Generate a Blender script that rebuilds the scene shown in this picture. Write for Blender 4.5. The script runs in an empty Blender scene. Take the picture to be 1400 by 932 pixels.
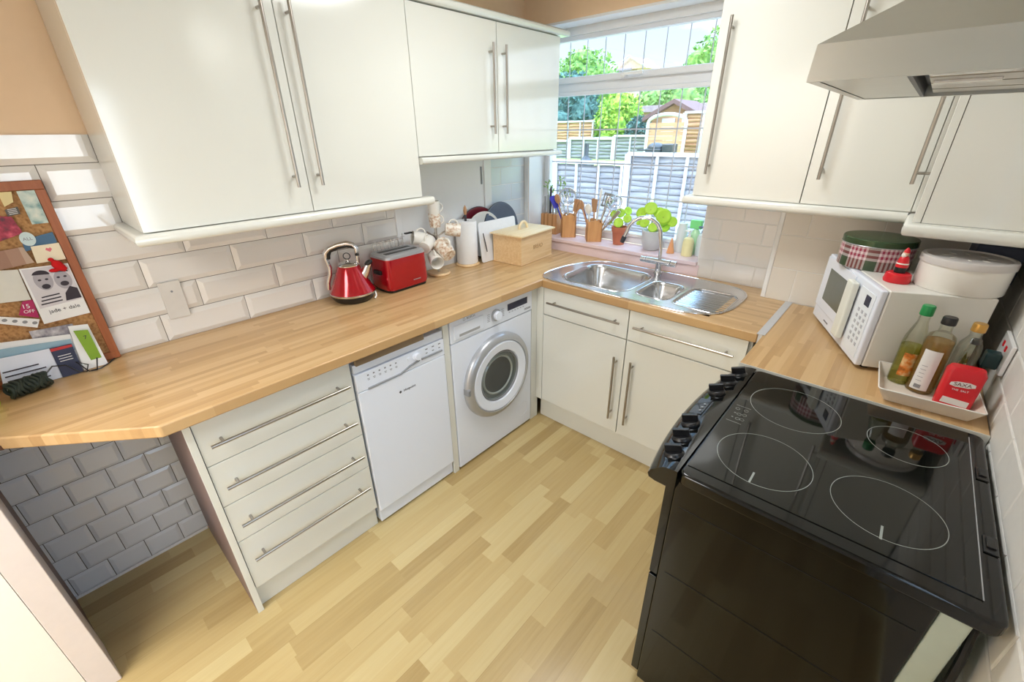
import bpy, bmesh, math, random
from mathutils import Vector, Matrix
random.seed(7)
PI = math.pi
COL = bpy.context.scene.collection
SC = bpy.context.scene

# ------------------------------------------------------------------ materials
MATS = {}
def newmat(name):
    m = bpy.data.materials.new(name); m.use_nodes = True
    nt = m.node_tree; b = nt.nodes['Principled BSDF']
    MATS[name] = m
    return m, nt, b
def N(nt, t, **kw):
    n = nt.nodes.new(t)
    for k, v in kw.items(): setattr(n, k, v)
    return n
def setp(b, col=None, rough=None, metal=None, coat=None, emit=None, es=None, trans=None, ior=None, spec=None, alpha=None):
    if col is not None: b.inputs['Base Color'].default_value = (*col, 1)
    if rough is not None: b.inputs['Roughness'].default_value = rough
    if metal is not None: b.inputs['Metallic'].default_value = metal
    if coat is not None: b.inputs['Coat Weight'].default_value = coat; b.inputs['Coat Roughness'].default_value = 0.05
    if emit is not None: b.inputs['Emission Color'].default_value = (*emit, 1)
    if es is not None: b.inputs['Emission Strength'].default_value = es
    if trans is not None: b.inputs['Transmission Weight'].default_value = trans
    if ior is not None: b.inputs['IOR'].default_value = ior
    if spec is not None: b.inputs['Specular IOR Level'].default_value = spec
    if alpha is not None: b.inputs['Alpha'].default_value = alpha
def s2l(r, g, b):
    f = lambda c: (c/255/12.92) if c/255 <= .04045 else ((c/255+.055)/1.055)**2.4
    return (f(r), f(g), f(b))
def flat(name, rgb, rough=.5, metal=0, coat=0, noise=0.04, nscale=40, bump=0, **kw):
    """plain paint with a faint procedural mottling"""
    m, nt, b = newmat(name)
    c = s2l(*rgb)
    setp(b, c, rough, metal, coat, **kw)
    tc = N(nt, 'ShaderNodeTexCoord'); nz = N(nt, 'ShaderNodeTexNoise')
    nz.inputs['Scale'].default_value = nscale; nz.inputs['Detail'].default_value = 3
    nt.links.new(tc.outputs['Object'], nz.inputs['Vector'])
    if noise:
        mx = N(nt, 'ShaderNodeMix', data_type='RGBA', blend_type='MULTIPLY')
        mx.inputs[0].default_value = 1
        mx.inputs[6].default_value = (*c, 1)
        cr = N(nt, 'ShaderNodeMapRange'); cr.inputs[3].default_value = 1-noise; cr.inputs[4].default_value = 1+noise
        nt.links.new(nz.outputs[0], cr.inputs[0]); nt.links.new(cr.outputs[0], mx.inputs[7])
        nt.links.new(mx.outputs[2], b.inputs['Base Color'])
    if bump:
        bp = N(nt, 'ShaderNodeBump'); bp.inputs['Strength'].default_value = bump; bp.inputs['Distance'].default_value = .002
        nt.links.new(nz.outputs[0], bp.inputs['Height']); nt.links.new(bp.outputs[0], b.inputs['Normal'])
    return m
def brushed(name, rgb, rough=.3, axis=0, streak=200):
    m, nt, b = newmat(name); setp(b, s2l(*rgb), rough, 1.0)
    tc = N(nt, 'ShaderNodeTexCoord'); mp = N(nt, 'ShaderNodeMapping'); nz = N(nt, 'ShaderNodeTexNoise')
    sc = [streak]*3; sc[axis] = 4
    mp.inputs['Scale'].default_value = sc; nz.inputs['Scale'].default_value = 1; nz.inputs['Detail'].default_value = 2
    mr = N(nt, 'ShaderNodeMapRange'); mr.inputs[3].default_value = rough-.06; mr.inputs[4].default_value = rough+.1
    nt.links.new(tc.outputs['Object'], mp.inputs[0]); nt.links.new(mp.outputs[0], nz.inputs['Vector'])
    nt.links.new(nz.outputs[0], mr.inputs[0]); nt.links.new(mr.outputs[0], b.inputs['Roughness'])
    return m
def mathn(nt, op, a, b=None, c=None):
    n = N(nt, 'ShaderNodeMath', operation=op)
    for i, v in enumerate((a, b, c)):
        if v is None: continue
        if isinstance(v, (int, float)): n.inputs[i].default_value = v
        else: nt.links.new(v, n.inputs[i])
    return n.outputs[0]
def staves(name, cols, w, L, axis='y', rough=.3, grain=.06, seam=.0, gs=1.0, coat=0.0, groove=None):
    """wooden staves running along one axis, each stave with its own tone"""
    m, nt, b = newmat(name); setp(b, rough=rough, coat=coat)
    tc = N(nt, 'ShaderNodeTexCoord'); sp = N(nt, 'ShaderNodeSeparateXYZ')
    nt.links.new(tc.outputs['Object'], sp.inputs[0])
    u, v = (sp.outputs[1], sp.outputs[0]) if axis == 'y' else (sp.outputs[0], sp.outputs[1])
    row = mathn(nt, 'FLOOR', mathn(nt, 'DIVIDE', v, w))
    w1 = N(nt, 'ShaderNodeTexWhiteNoise', noise_dimensions='1D'); nt.links.new(row, w1.inputs['W'])
    uo = mathn(nt, 'ADD', mathn(nt, 'DIVIDE', u, L), mathn(nt, 'MULTIPLY', w1.outputs[0], 7.3))
    cell = mathn(nt, 'FLOOR', uo)
    cb = N(nt, 'ShaderNodeCombineXYZ'); nt.links.new(row, cb.inputs[0]); nt.links.new(cell, cb.inputs[1])
    w2 = N(nt, 'ShaderNodeTexWhiteNoise', noise_dimensions='2D'); nt.links.new(cb.outputs[0], w2.inputs['Vector'])
    # grain, shifted per stave
    cg = N(nt, 'ShaderNodeCombineXYZ')
    nt.links.new(mathn(nt, 'ADD', mathn(nt, 'MULTIPLY', u, 3.0*gs), mathn(nt, 'MULTIPLY', w2.outputs[0], 50)), cg.inputs[0])
    nt.links.new(mathn(nt, 'MULTIPLY', v, 60.0*gs), cg.inputs[1])
    nz = N(nt, 'ShaderNodeTexNoise'); nz.inputs['Scale'].default_value = 1.2; nz.inputs['Detail'].default_value = 5; nz.inputs['Distortion'].default_value = .6
    nt.links.new(cg.outputs[0], nz.inputs['Vector'])
    f = mathn(nt, 'ADD', mathn(nt, 'MULTIPLY', w2.outputs[0], 1-grain*4), mathn(nt, 'MULTIPLY', nz.outputs[0], grain*4))
    cr = N(nt, 'ShaderNodeValToRGB')
    e = cr.color_ramp.elements
    n = len(cols)
    while len(e) < n: e.new(.5)
    for i, c in enumerate(cols): e[i].position = .12+.76*i/(n-1); e[i].color = (*s2l(*c), 1)
    nt.links.new(f, cr.inputs[0])
    out = cr.outputs[0]
    if groove:
        # thin dark joint lines between the boards
        fr = mathn(nt, 'FRACT', mathn(nt, 'DIVIDE', v, groove))
        g = mathn(nt, 'LESS_THAN', fr, .008)
        mx = N(nt, 'ShaderNodeMix', data_type='RGBA'); nt.links.new(mathn(nt, 'MULTIPLY', g, .35), mx.inputs[0])
        nt.links.new(out, mx.inputs[6]); mx.inputs[7].default_value = (*s2l(120, 90, 50), 1); out = mx.outputs[2]
    nt.links.new(out, b.inputs['Base Color'])
    return m
def grainwood(name, c1, c2, axis=0, rough=.45, scale=1):
    m, nt, b = newmat(name); setp(b, rough=rough)
    tc = N(nt, 'ShaderNodeTexCoord'); mp = N(nt, 'ShaderNodeMapping')
    sc = [70*scale]*3; sc[axis] = 5*scale; mp.inputs['Scale'].default_value = sc
    nz = N(nt, 'ShaderNodeTexNoise'); nz.inputs['Scale'].default_value = 1; nz.inputs['Detail'].default_value = 4; nz.inputs['Distortion'].default_value = .5
    cr = N(nt, 'ShaderNodeValToRGB'); cr.color_ramp.elements[0].color = (*s2l(*c1), 1); cr.color_ramp.elements[1].color = (*s2l(*c2), 1)
    cr.color_ramp.elements[0].position = .3; cr.color_ramp.elements[1].position = .7
    nt.links.new(tc.outputs['Object'], mp.inputs[0]); nt.links.new(mp.outputs[0], nz.inputs['Vector'])
    nt.links.new(nz.outputs[0], cr.inputs[0]); nt.links.new(cr.outputs[0], b.inputs['Base Color'])
    return m
def speckle(name, cols, scale=30, rough=.8, bump=0):
    m, nt, b = newmat(name); setp(b, rough=rough)
    tc = N(nt, 'ShaderNodeTexCoord'); nz = N(nt, 'ShaderNodeTexNoise'); nz.inputs['Scale'].default_value = scale; nz.inputs['Detail'].default_value = 6
    cr = N(nt, 'ShaderNodeValToRGB'); e = cr.color_ramp.elements
    while len(e) < len(cols): e.new(.5)
    for i, c in enumerate(cols): e[i].position = .3+.4*i/(len(cols)-1); e[i].color = (*s2l(*c), 1)
    nt.links.new(tc.outputs['Object'], nz.inputs['Vector']); nt.links.new(nz.outputs[0], cr.inputs[0]); nt.links.new(cr.outputs[0], b.inputs['Base Color'])
    if bump:
        bp = N(nt, 'ShaderNodeBump'); bp.inputs['Strength'].default_value = bump; bp.inputs['Distance'].default_value = .02
        nt.links.new(nz.outputs[0], bp.inputs['Height']); nt.links.new(bp.outputs[0], b.inputs['Normal'])
    return m
def thin_glass(name, tint=(1, 1, 1), gloss=.08, rough=0.0):
    m = bpy.data.materials.new(name); m.use_nodes = True; nt = m.node_tree; nt.nodes.clear(); MATS[name] = m
    o = N(nt, 'ShaderNodeOutputMaterial'); tr = N(nt, 'ShaderNodeBsdfTransparent'); gl = N(nt, 'ShaderNodeBsdfGlossy'); mx = N(nt, 'ShaderNodeMixShader')
    tr.inputs[0].default_value = (*tint, 1); gl.inputs['Roughness'].default_value = rough
    fr = N(nt, 'ShaderNodeLayerWeight'); fr.inputs[0].default_value = .25
    k = mathn(nt, 'ADD', mathn(nt, 'MULTIPLY', fr.outputs[0], .5), gloss)
    nt.links.new(k, mx.inputs[0]); nt.links.new(tr.outputs[0], mx.inputs[1]); nt.links.new(gl.outputs[0], mx.inputs[2]); nt.links.new(mx.outputs[0], o.inputs[0])
    return m

CAB = flat('cabinet_gloss', (228, 228, 220), .12, noise=.01, nscale=6, ior=1.75)
CABIN = flat('cabinet_carcass', (218, 218, 210), .35, noise=.01)
WTILE = flat('white_glazed_tile', (238, 234, 229), .06, noise=.015, nscale=8, ior=1.8)
GTILE = flat('grey_glazed_tile', (226, 229, 234), .12, noise=.02, nscale=8)
FTILE = flat('cream_flat_tile', (230, 224, 214), .16, noise=.02, nscale=8)
BTILE = flat('pale_tile', (218, 226, 232), .14, noise=.02, nscale=8)
GROUT = flat('grout', (170, 165, 158), .9)
GROUTW = flat('pale_grout', (240, 238, 234), .9)
PEACH = flat('peach_wall_paint', (240, 208, 172), .85, noise=.02, nscale=30, bump=.1)
CREAM = flat('cream_wall_paint', (246, 239, 231), .85, noise=.01)
CEIL = flat('ceiling_paint', (245, 242, 236), .9, noise=.01)
WHITEP = flat('white_gloss_paint', (242, 242, 242), .25, noise=.01)
UPVC = flat('white_window_plastic', (238, 240, 244), .25, noise=.01)
BOARD = flat('white_wall_board', (238, 238, 238), .4, noise=.01)
PINK = flat('pink_white_sill_paint', (236, 214, 218), .35, noise=.05, nscale=9)
BROWN = grainwood('dark_brown_board', (92, 62, 50), (112, 78, 64), 2)
PBROWN = flat('taupe_panel', (128, 108, 104), .5, noise=.05)
STEEL = brushed('brushed_steel', (190, 186, 180), .3, 2)
NICKEL = flat('brushed_nickel', (172, 166, 158), .28, 1.0, noise=.02)
CHROME = flat('chrome', (225, 225, 228), .08, 1.0, noise=0)
SINKM = brushed('sink_steel', (200, 201, 203), .2, 0, 120)
HOODM = brushed('hood_steel', (202, 203, 198), .3, 0, 150)
BLACKG = flat('black_gloss_enamel', (8, 9, 9), .07, noise=.1)
BLACKH = flat('black_hob_glass', (12, 14, 12), .04, noise=0)
BLACKP = flat('black_plastic', (22, 22, 24), .3, noise=.05)
DGREY = flat('dark_grey', (58, 60, 66), .4)
GREYM = flat('mid_grey', (140, 142, 146), .4)
SILVERP = flat('silver_plastic', (178, 180, 184), .3, .5)
APPL = flat('appliance_white', (234, 239, 250), .22, noise=.005)
APPC = flat('appliance_cream', (232, 230, 222), .3, noise=.01)
MARKS = flat('printed_grey_marks', (120, 122, 130), .5)
NAVY = flat('navy_display', (34, 38, 66), .2)
RED = flat('red_metallic_enamel', (176, 12, 30), .12, .35, coat=.6, noise=.05)
REDP = flat('red_plastic', (214, 28, 40), .35)
DRED = flat('dark_red', (110, 16, 34), .5)
WHITEC = flat('white_ceramic', (240, 236, 228), .2, noise=.01)
PATC = speckle('patterned_ceramic', [(240, 235, 226), (238, 231, 218), (216, 190, 166), (176, 142, 118)], 60, .25)
TERRA = flat('terracotta', (190, 112, 84), .8, noise=.12, nscale=20)
GREYPOT = flat('grey_pot_glaze', (206, 208, 210), .35)
SOIL = speckle('soil', [(50, 34, 22), (88, 62, 40)], 90, .95)
PAPER = flat('white_paper', (240, 240, 240), .8, noise=.02)
BLUEP = flat('blue_plastic', (48, 48, 190), .35)
LEAF = flat('bright_leaf', (178, 222, 62), .5, noise=.15, nscale=25)
LEAF2 = flat('pale_leaf', (150, 190, 110), .5, noise=.15, nscale=25)
STEM = flat('green_stem', (150, 170, 80), .6)
WORK = staves('beech_block_worktop', [(180, 142, 96), (194, 156, 108), (204, 168, 120), (211, 177, 131)], .021, .42, 'y', .28, .10)
WORKX = staves('beech_block_worktop_across', [(180, 142, 96), (194, 156, 108), (204, 168, 120), (211, 177, 131)], .021, .42, 'x', .28, .10)
FLOORM = staves('oak_laminate_floor', [(164, 138, 90), (182, 157, 107), (191, 168, 118), (200, 180, 132)], .066, .43, 'y', .24, .09, groove=.198)
BIRCH = grainwood('pale_wood', (222, 184, 134), (236, 204, 158), 0)
BIRCHL = grainwood('pale_wood_lid', (238, 212, 166), (246, 226, 186), 0)
BAMBOO = staves('striped_bamboo', [(150, 100, 62), (196, 140, 90), (216, 168, 118)], .008, 5, 'y', .5)
BOXW = grainwood('box_wood', (206, 148, 92), (222, 168, 112), 2)
SPOONW = grainwood('spoon_wood', (176, 128, 88), (206, 160, 118), 2)
FRAMEW = grainwood('reddish_frame_wood', (150, 84, 48), (172, 102, 62), 2)
CORK = speckle('cork', [(150, 104, 62), (190, 142, 92), (206, 160, 108)], 120, .9)
FOIL = flat('taupe_foil_strip', (142, 122, 98), .3, .4)
GLASSW = thin_glass('window_glass', (.97, .99, 1.0), .03)
LEAD = flat('leaded_strip', (196, 200, 212), .5, .2)
FENCEM = grainwood('weathered_fence', (122, 122, 128), (160, 160, 166), 0, .9, .3)
FENCER = grainwood('pale_fence_rail', (184, 184, 186), (208, 208, 208), 0, .9, .3)
FENCEB = grainwood('brown_fence', (176, 128, 96), (206, 164, 128), 0, .9, .3)
LAWN = speckle('lawn', [(110, 140, 60), (170, 190, 100)], 6, .95)
PAVE = speckle('patio', [(190, 186, 178), (216, 212, 204)], 5, .9)
BUSH = speckle('yellow_green_foliage', [(60, 110, 40), (140, 180, 60), (206, 220, 90)], 9, .9, .5)
CONIF = speckle('dark_blue_green_foliage', [(40, 70, 66), (70, 106, 100), (104, 140, 128)], 9, .9, .5)
TREEM = speckle('mid_green_foliage', [(70, 110, 60), (120, 160, 80), (170, 200, 110)], 5, .9, .5)
BRICK = speckle('pale_red_brick', [(206, 166, 146), (226, 196, 176)], 12, .9)
ROOFM = speckle('slate_roof', [(150, 130, 140), (180, 160, 166)], 12, .8)
SHEDR = flat('shed_roof_felt', (112, 84, 82), .8)

# ------------------------------------------------------------------ mesh building
WM = {}
class M:
    def __init__(s): s.b = bmesh.new()
    def verts(s, pts): return [s.b.verts.new(p) for p in pts]
    def face(s, vs):
        try: return s.b.faces.new(vs)
        except ValueError: return None
    def box(s, x0, x1, y0, y1, z0, z1, mat=None):
        v = s.verts([(x0,y0,z0),(x1,y0,z0),(x1,y1,z0),(x0,y1,z0),(x0,y0,z1),(x1,y0,z1),(x1,y1,z1),(x0,y1,z1)])
        if mat is not None:
            for q in v: q.co = mat @ q.co
        for f in ((3,2,1,0),(4,5,6,7),(0,1,5,4),(1,2,6,5),(2,3,7,6),(3,0,4,7)): s.face([v[i] for i in f])
        return s
    def prism(s, pts, z0, z1, mat=None, top=None):
        top = top or pts
        a = s.verts([(p[0], p[1], z0) for p in pts]); c = s.verts([(p[0], p[1], z1) for p in top])
        if mat is not None:
            for q in a+c: q.co = mat @ q.co
        n = len(pts)
        s.face(a[::-1]); s.face(c)
        for i in range(n): s.face([a[i], a[(i+1)%n], c[(i+1)%n], c[i]])
        return s
    def lathe(s, prof, c=(0,0,0), seg=32, mat=None, sx=1, sy=1):
        rings = []
        for r, z in prof:
            if r < 1e-5: rings.append(s.verts([(c[0], c[1], c[2]+z)]))
            else: rings.append(s.verts([(c[0]+r*sx*math.cos(2*PI*i/seg), c[1]+r*sy*math.sin(2*PI*i/seg), c[2]+z) for i in range(seg)]))
        if mat is not None:
            for R in rings:
                for q in R: q.co = mat @ q.co
        for A, B in zip(rings, rings[1:]):
            for i in range(seg):
                j = (i+1) % seg
                if len(A) == 1 and len(B) == 1: continue
                if len(A) == 1: s.face([A[0], B[j], B[i]])
                elif len(B) == 1: s.face([A[i], A[j], B[0]])
                else: s.face([A[i], A[j], B[j], B[i]])
        return s
    def tube(s, pts, r, seg=10, closed=False, caps=True):
        pts = [Vector(p) for p in pts]; n = len(pts)
        rr = r if isinstance(r, (list, tuple)) else [r]*n
        rings = []; prev = None
        for i, p in enumerate(pts):
            if closed: t = pts[(i+1)%n]-pts[i-1]
            else: t = pts[min(i+1, n-1)]-pts[max(i-1, 0)]
            t.normalize()
            if prev is None:
                a = Vector((0,0,1)) if abs(t.z) < .9 else Vector((1,0,0))
                nrm = t.cross(a).normalized()
            else: nrm = (prev-t*prev.dot(t)).normalized()
            prev = nrm; bn = t.cross(nrm)
            rings.append(s.verts([p+(nrm*math.cos(2*PI*k/seg)+bn*math.sin(2*PI*k/seg))*rr[i] for k in range(seg)]))
        m = n if closed else n-1
        for i in range(m):
            A, B = rings[i], rings[(i+1)%n]
            for k in range(seg): s.face([A[k], A[(k+1)%seg], B[(k+1)%seg], B[k]])
        if caps and not closed: s.face(rings[0][::-1]); s.face(rings[-1])
        return s
    def cyl(s, p, q, r, seg=16, r2=None): return s.tube([p, q], [r, r if r2 is None else r2], seg)
    def ell(s, c, rx, ry, rz, seg=16, rings=10, mat=None):
        prof = [(math.sin(PI*i/rings), -math.cos(PI*i/rings)) for i in range(rings+1)]
        mm = Matrix.Translation(c) @ (mat or Matrix.Identity(4)) @ Matrix.Diagonal((rx, ry, rz, 1))
        return s.lathe([(max(r, 0) if 0 < i < rings else 0, z) for i, (r, z) in enumerate(prof)], seg=seg, mat=mm)
    def build(s, name, mat, parent=None, world=False, bev=0, angle=35, seg=2, merge=False, solid=0):
        if merge: bmesh.ops.remove_doubles(s.b, verts=s.b.verts, dist=1e-5)
        bmesh.ops.recalc_face_normals(s.b, faces=s.b.faces)
        if parent is not None and world:
            s.b.transform(WM[parent.name].inverted())
        for f in s.b.faces: f.smooth = True
        me = bpy.data.meshes.new(name); s.b.to_mesh(me); s.b.free()
        me.set_sharp_from_angle(angle=math.radians(angle))
        o = bpy.data.objects.new(name, me); COL.objects.link(o)
        for mm in (mat if isinstance(mat, (list, tuple)) else [mat]): me.materials.append(mm)
        WM[o.name] = Matrix.Identity(4)
        if parent is not None: o.parent = parent; WM[o.name] = WM[parent.name]
        if solid:
            q = o.modifiers.new('thickness', 'SOLIDIFY'); q.thickness = solid; q.offset = 0
        if bev:
            q = o.modifiers.new('bevel', 'BEVEL'); q.width = bev; q.segments = seg; q.limit_method = 'ANGLE'; q.angle_limit = math.radians(40); q.harden_normals = True
        return o
def tag(o, label, cat, group=None):
    o['label'] = label; o['category'] = cat
    if group: o['group'] = group
    return o
def thing(name, label, cat, loc=(0,0,0), rz=0, group=None):
    o = bpy.data.objects.new(name, None); COL.objects.link(o); o.empty_display_size = .05
    o.location = loc; o.rotation_euler = (0, 0, rz)
    WM[o.name] = Matrix.Translation(loc) @ Matrix.Rotation(rz, 4, 'Z')
    return tag(o, label, cat, group)
def struct(o): o['kind'] = 'structure'; return o
def lab(o, t): o['label'] = t; return o
def dup(root, loc, rz, label, group=None):
    r = root.copy(); COL.objects.link(r); r.location = loc; r.rotation_euler = (0, 0, rz); r['label'] = label
    if group: r['group'] = group
    for ch in list(root.children):
        c = ch.copy(); COL.objects.link(c); c.parent = r
        for g in ch.children:
            d = g.copy(); COL.objects.link(d); d.parent = c
    return r
def text(body, size, mat, parent, M4, name='lettering', extrude=.0004, align='CENTER'):
    """flat lettering: M4 places the text plane (world) whose local x runs along the text and z is the outward normal"""
    cu = bpy.data.curves.new(name, 'FONT'); cu.body = body; cu.size = size; cu.extrude = extrude
    cu.align_x = align; cu.align_y = 'CENTER'; cu.materials.append(mat)
    tmp = bpy.data.objects.new('tmp_text', cu); COL.objects.link(tmp)
    dg = bpy.context.evaluated_depsgraph_get(); me = bpy.data.meshes.new_from_object(tmp.evaluated_get(dg))
    bpy.data.objects.remove(tmp); bpy.data.curves.remove(cu)
    me.transform(WM[parent.name].inverted() @ M4); me.name = name
    o = bpy.data.objects.new(name, me); COL.objects.link(o); o.parent = parent; WM[o.name] = WM[parent.name]
    return o
def frame4(o, x, n):
    x = Vector(x).normalized(); n = Vector(n).normalized(); y = n.cross(x)
    return Matrix(((x.x, y.x, n.x, o[0]), (x.y, y.y, n.y, o[1]), (x.z, y.z, n.z, o[2]), (0,0,0,1)))
def arc(c, r, a0, a1, n, ux, uy):
    ux, uy, c = Vector(ux), Vector(uy), Vector(c)
    return [c+ux*r*math.cos(a0+(a1-a0)*i/n)+uy*r*math.sin(a0+(a1-a0)*i/n) for i in range(n+1)]

WT = .92        # worktop height
YW = .60        # window wall
XR = 2.35       # right wall
YN = -2.127     # near wall
HC = 2.42       # ceiling

# ------------------------------------------------------------------ room shell
m = M(); m.box(-.1, XR+.1, -4.2, YW+.3, -.08, 0); struct(m.build('floor', FLOORM))
m = M(); m.box(-.1, XR+.1, -4.2, YW+.35, HC, HC+.08); struct(m.build('ceiling', CEIL))
m = M(); m.box(-.12, 0, -4.2, YW+.32, 0, HC); wl = struct(m.build('wall_left', PEACH))
# window wall with opening
OX0, OX1, OZ0, OZ1 = .04, 1.24, 1.0, 2.2
m = M()
m.box(0, OX0, YW, YW+.28, 0, HC); m.box(OX1, XR, YW, YW+.28, 0, HC)
m.box(OX0, OX1, YW, YW+.28, 0, OZ0-.02); m.box(OX0, OX1, YW, YW+.28, OZ1, HC)
ww = struct(m.build('wall_back', PEACH))
# right wall, with the back door opening near the camera
DY0, DY1, DZ = -1.92, -1.045, 2.03
m = M()
m.box(XR, XR+.12, DY1, YW+.28, 0, HC); m.box(XR, XR+.12, -4.2, DY0, 0, HC); m.box(XR, XR+.12, DY0, DY1, DZ, HC)
wr = struct(m.build('wall_right', WHITEP))
# near wall with wide doorway to the hall, and hall end wall
m = M()
m.prism([(0, YN), (.30, -2.088), (.30, -2.3), (0, -2.3)], 0, .878)
struct(m.build('trim_1', BROWN))
m = M()
m.prism([(.30, -2.085), (.487, -2.062), (.487, -2.128), (.30, -2.128)], 0, .878)
struct(m.build('trim_2', flat('pinkish_white_paint', (224, 214, 211), .35), bev=.003))
m = M()
m.box(0, .484, -2.3, -2.128, .88, HC); m.box(.30, .486, -2.3, -2.129, 0, .88); m.box(1.5, XR, -2.3, -2.15, 0, HC); m.box(.486, 1.5, -2.3, -2.15, 2.06, HC)
struct(m.build('wall_front', CREAM))
m = M(); m.box(0, XR, -4.2, -4.1, 0, HC); struct(m.build('wall_hall', CREAM))
# pipe boxing in the back right corner
m = M(); m.box(1.62, XR, .475, YW, 0, HC); struct(m.build('wall_boxing', CREAM))

def tile_wall(name, mat, parent, o, ux, uz, n, W, Hh, tw, th, off=0.0, half=.5, bev=.014, dep=.007, gap=.0012, grout=GROUT, zoff=0, gdep=.001):
    """bonded tiles on a plane: o origin, ux/uz unit axes, n outward; clipped to W x Hh"""
    o, ux, uz, n = Vector(o), Vector(ux), Vector(uz), Vector(n)
    m = M()
    g = M()
    P = lambda a, b, c: o+ux*a+uz*b+n*c
    v = g.verts([P(0,0,gdep), P(W,0,gdep), P(W,Hh,gdep), P(0,Hh,gdep)]); g.face(v)
    r = 0; z = -zoff
    while z < Hh-1e-4:
        a = off+(half*tw if r % 2 else 0)
        while a > 0: a -= tw
        while a < W-1e-4:
            a0, a1 = max(a+gap, 0), min(a+tw-gap, W); b0, b1 = max(z+gap, 0), min(z+th-gap, Hh)
            if a1-a0 > .006 and b1-b0 > .006:
                ia0 = min(a0+(bev if a+gap >= 0 else 0), (a0+a1)/2); ia1 = max(a1-(bev if a+tw-gap <= W else 0), (a0+a1)/2)
                ib0 = min(b0+(bev if z+gap >= 0 else 0), (b0+b1)/2); ib1 = max(b1-(bev if z+th-gap <= Hh else 0), (b0+b1)/2)
                k = [P(a0,b0,0), P(a1,b0,0), P(a1,b1,0), P(a0,b1,0)]
                eh = min(.0022, dep*.6); e = [P(a0,b0,eh), P(a1,b0,eh), P(a1,b1,eh), P(a0,b1,eh)]
                t = [P(ia0,ib0,dep), P(ia1,ib0,dep), P(ia1,ib1,dep), P(ia0,ib1,dep)]
                k, e, t = m.verts(k), m.verts(e), m.verts(t)
                m.face(t)
                for i in range(4):
                    j = (i+1) % 4
                    m.face([k[i], k[j], e[j], e[i]]); m.face([e[i], e[j], t[j], t[i]])
            a += tw
        z += th; r += 1
    g.build(name+'_grout', grout, parent)
    return m.build(name, mat, parent, angle=8)
# left wall: big bevelled tiles, plain board, trims, pale tiles
tile_wall('bevelled_tiles', WTILE, wl, (0, -2.12, WT), (0,1,0), (0,0,1), (1,0,0), 1.66, .73, .298, .108, off=(-1.549+2.12), bev=.018, dep=.0105, grout=flat('thin_dark_joint', (120, 114, 106), .9))
m = M(); m.box(0, .004, YN, -1.672, 0, .012); m.build('skirting_bead', WHITEP, wl)
# alcove tiles: slightly smaller, grey
tile_wall('alcove_tiles', GTILE, wl, (0, YN, .012), (0,1,0), (0,0,1), (1,0,0), .50, .865, .119, .0975, off=.009, bev=.012, dep=.008, grout=flat('dark_joint', (90, 88, 84), .9))
m = M(); m.box(0, .012, -.425, .2, WT, 1.57); m.build('plain_board', BOARD, wl, bev=.001)
m = M(); m.box(0, .02, -.465, -.425, WT, 1.40); m.box(0, .02, .2, .262, WT, 1.57); m.build('cover_strip', WHITEP, wl, bev=.004)
m = M(); m.box(.012, .016, .175, .185, 1.36, 1.46); m.build('cover_clip', GREYM, wl)
tile_wall('pale_tiles', BTILE, wl, (0, .262, WT), (0,1,0), (0,0,1), (1,0,0), YW-.262, .65, .2, .105, off=.103, bev=.0012, dep=.0018, gap=.0018, grout=GROUTW)
# back wall: pink-white strip beneath the sill, bevelled tiles right of the window
m = M(); m.box(.0, OX1+.01, YW-.006, YW, .90, .982); m.build('sill_upstand', PINK, ww)
tile_wall('glossy_tiles', WTILE, ww, (OX1, YW, WT), (1,0,0), (0,0,1), (0,-1,0), 1.62-OX1, .46, .2, .105, off=.085, bev=.0012, dep=.0018, gap=.002, grout=GROUTW)
m = M(); m.box(0.005, OX0-.002, YW-.004, YW, .90, 1.57); m.build('corner_strip', BOARD, ww)
m = M(); m.box(1.6, 1.62, .47, YW, WT, 1.40); m.build('boxing_edge', WHITEP, ww, bev=.003)
bx = bpy.data.objects['wall_boxing']
tile_wall('cream_tiles', FTILE, bx, (1.62, .475, WT), (1,0,0), (0,0,1), (0,-1,0), XR-1.62, .46, .25, .15, off=.1, bev=.0012, dep=.0018, gap=.0015, grout=GROUTW)
tile_wall('side_tiles', flat('satin_side_tile', (240, 238, 232), .45), wr, (XR, -1.03, .1), (0,1,0), (0,0,1), (-1,0,0), 1.505, 1.5, .2, .1, bev=.004, dep=.004, gap=.0015, grout=GROUTW)

# ------------------------------------------------------------------ window
YG = .80
win = bpy.data.objects.new('window_1', None); COL.objects.link(win); WM[win.name] = Matrix.Identity(4); struct(win)
TR0, TR1 = 1.845, 1.955
m = M()
m.box(OX0, OX0+.05, YG-.03, YG+.04, OZ0, OZ1); m.box(OX1-.05, OX1, YG-.03, YG+.04, OZ0, OZ1)
m.box(OX0+.05, OX1-.05, YG-.03, YG+.04, OZ0, OZ0+.05); m.box(OX0+.05, OX1-.05, YG-.03, YG+.04, OZ1-.055, OZ1)
m.box(OX0+.05, OX1-.05, YG-.03, YG+.04, TR0+.02, TR1-.03)
m.build('window_frame', UPVC, win, bev=.006)
m = M()
def ring(m, x0, x1, z0, z1, w, y0, y1):
    m.box(x0, x1, y0, y1, z0, z0+w); m.box(x0, x1, y0, y1, z1-w, z1); m.box(x0, x0+w, y0, y1, z0+w, z1-w); m.box(x1-w, x1, y0, y1, z0+w, z1-w)
ring(m, OX0+.03, OX1-.03, OZ0+.04, TR0+.022, .024, YG-.042, YG-.012)
ring(m, OX0+.03, OX1-.03, TR1-.045, OZ1-.04, .034, YG-.055, YG-.012)
m.build('sash', UPVC, win, bev=.007)
m = M(); m.box(OX0+.05, OX1-.05, YG-.002, YG+.002, OZ0+.05, TR0+.02); m.build('lower_pane', GLASSW, win)
m = M(); m.box(OX0+.05, OX1-.05, YG-.002, YG+.002, TR1-.03, OZ1-.055); m.build('upper_pane', GLASSW, win)
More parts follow.
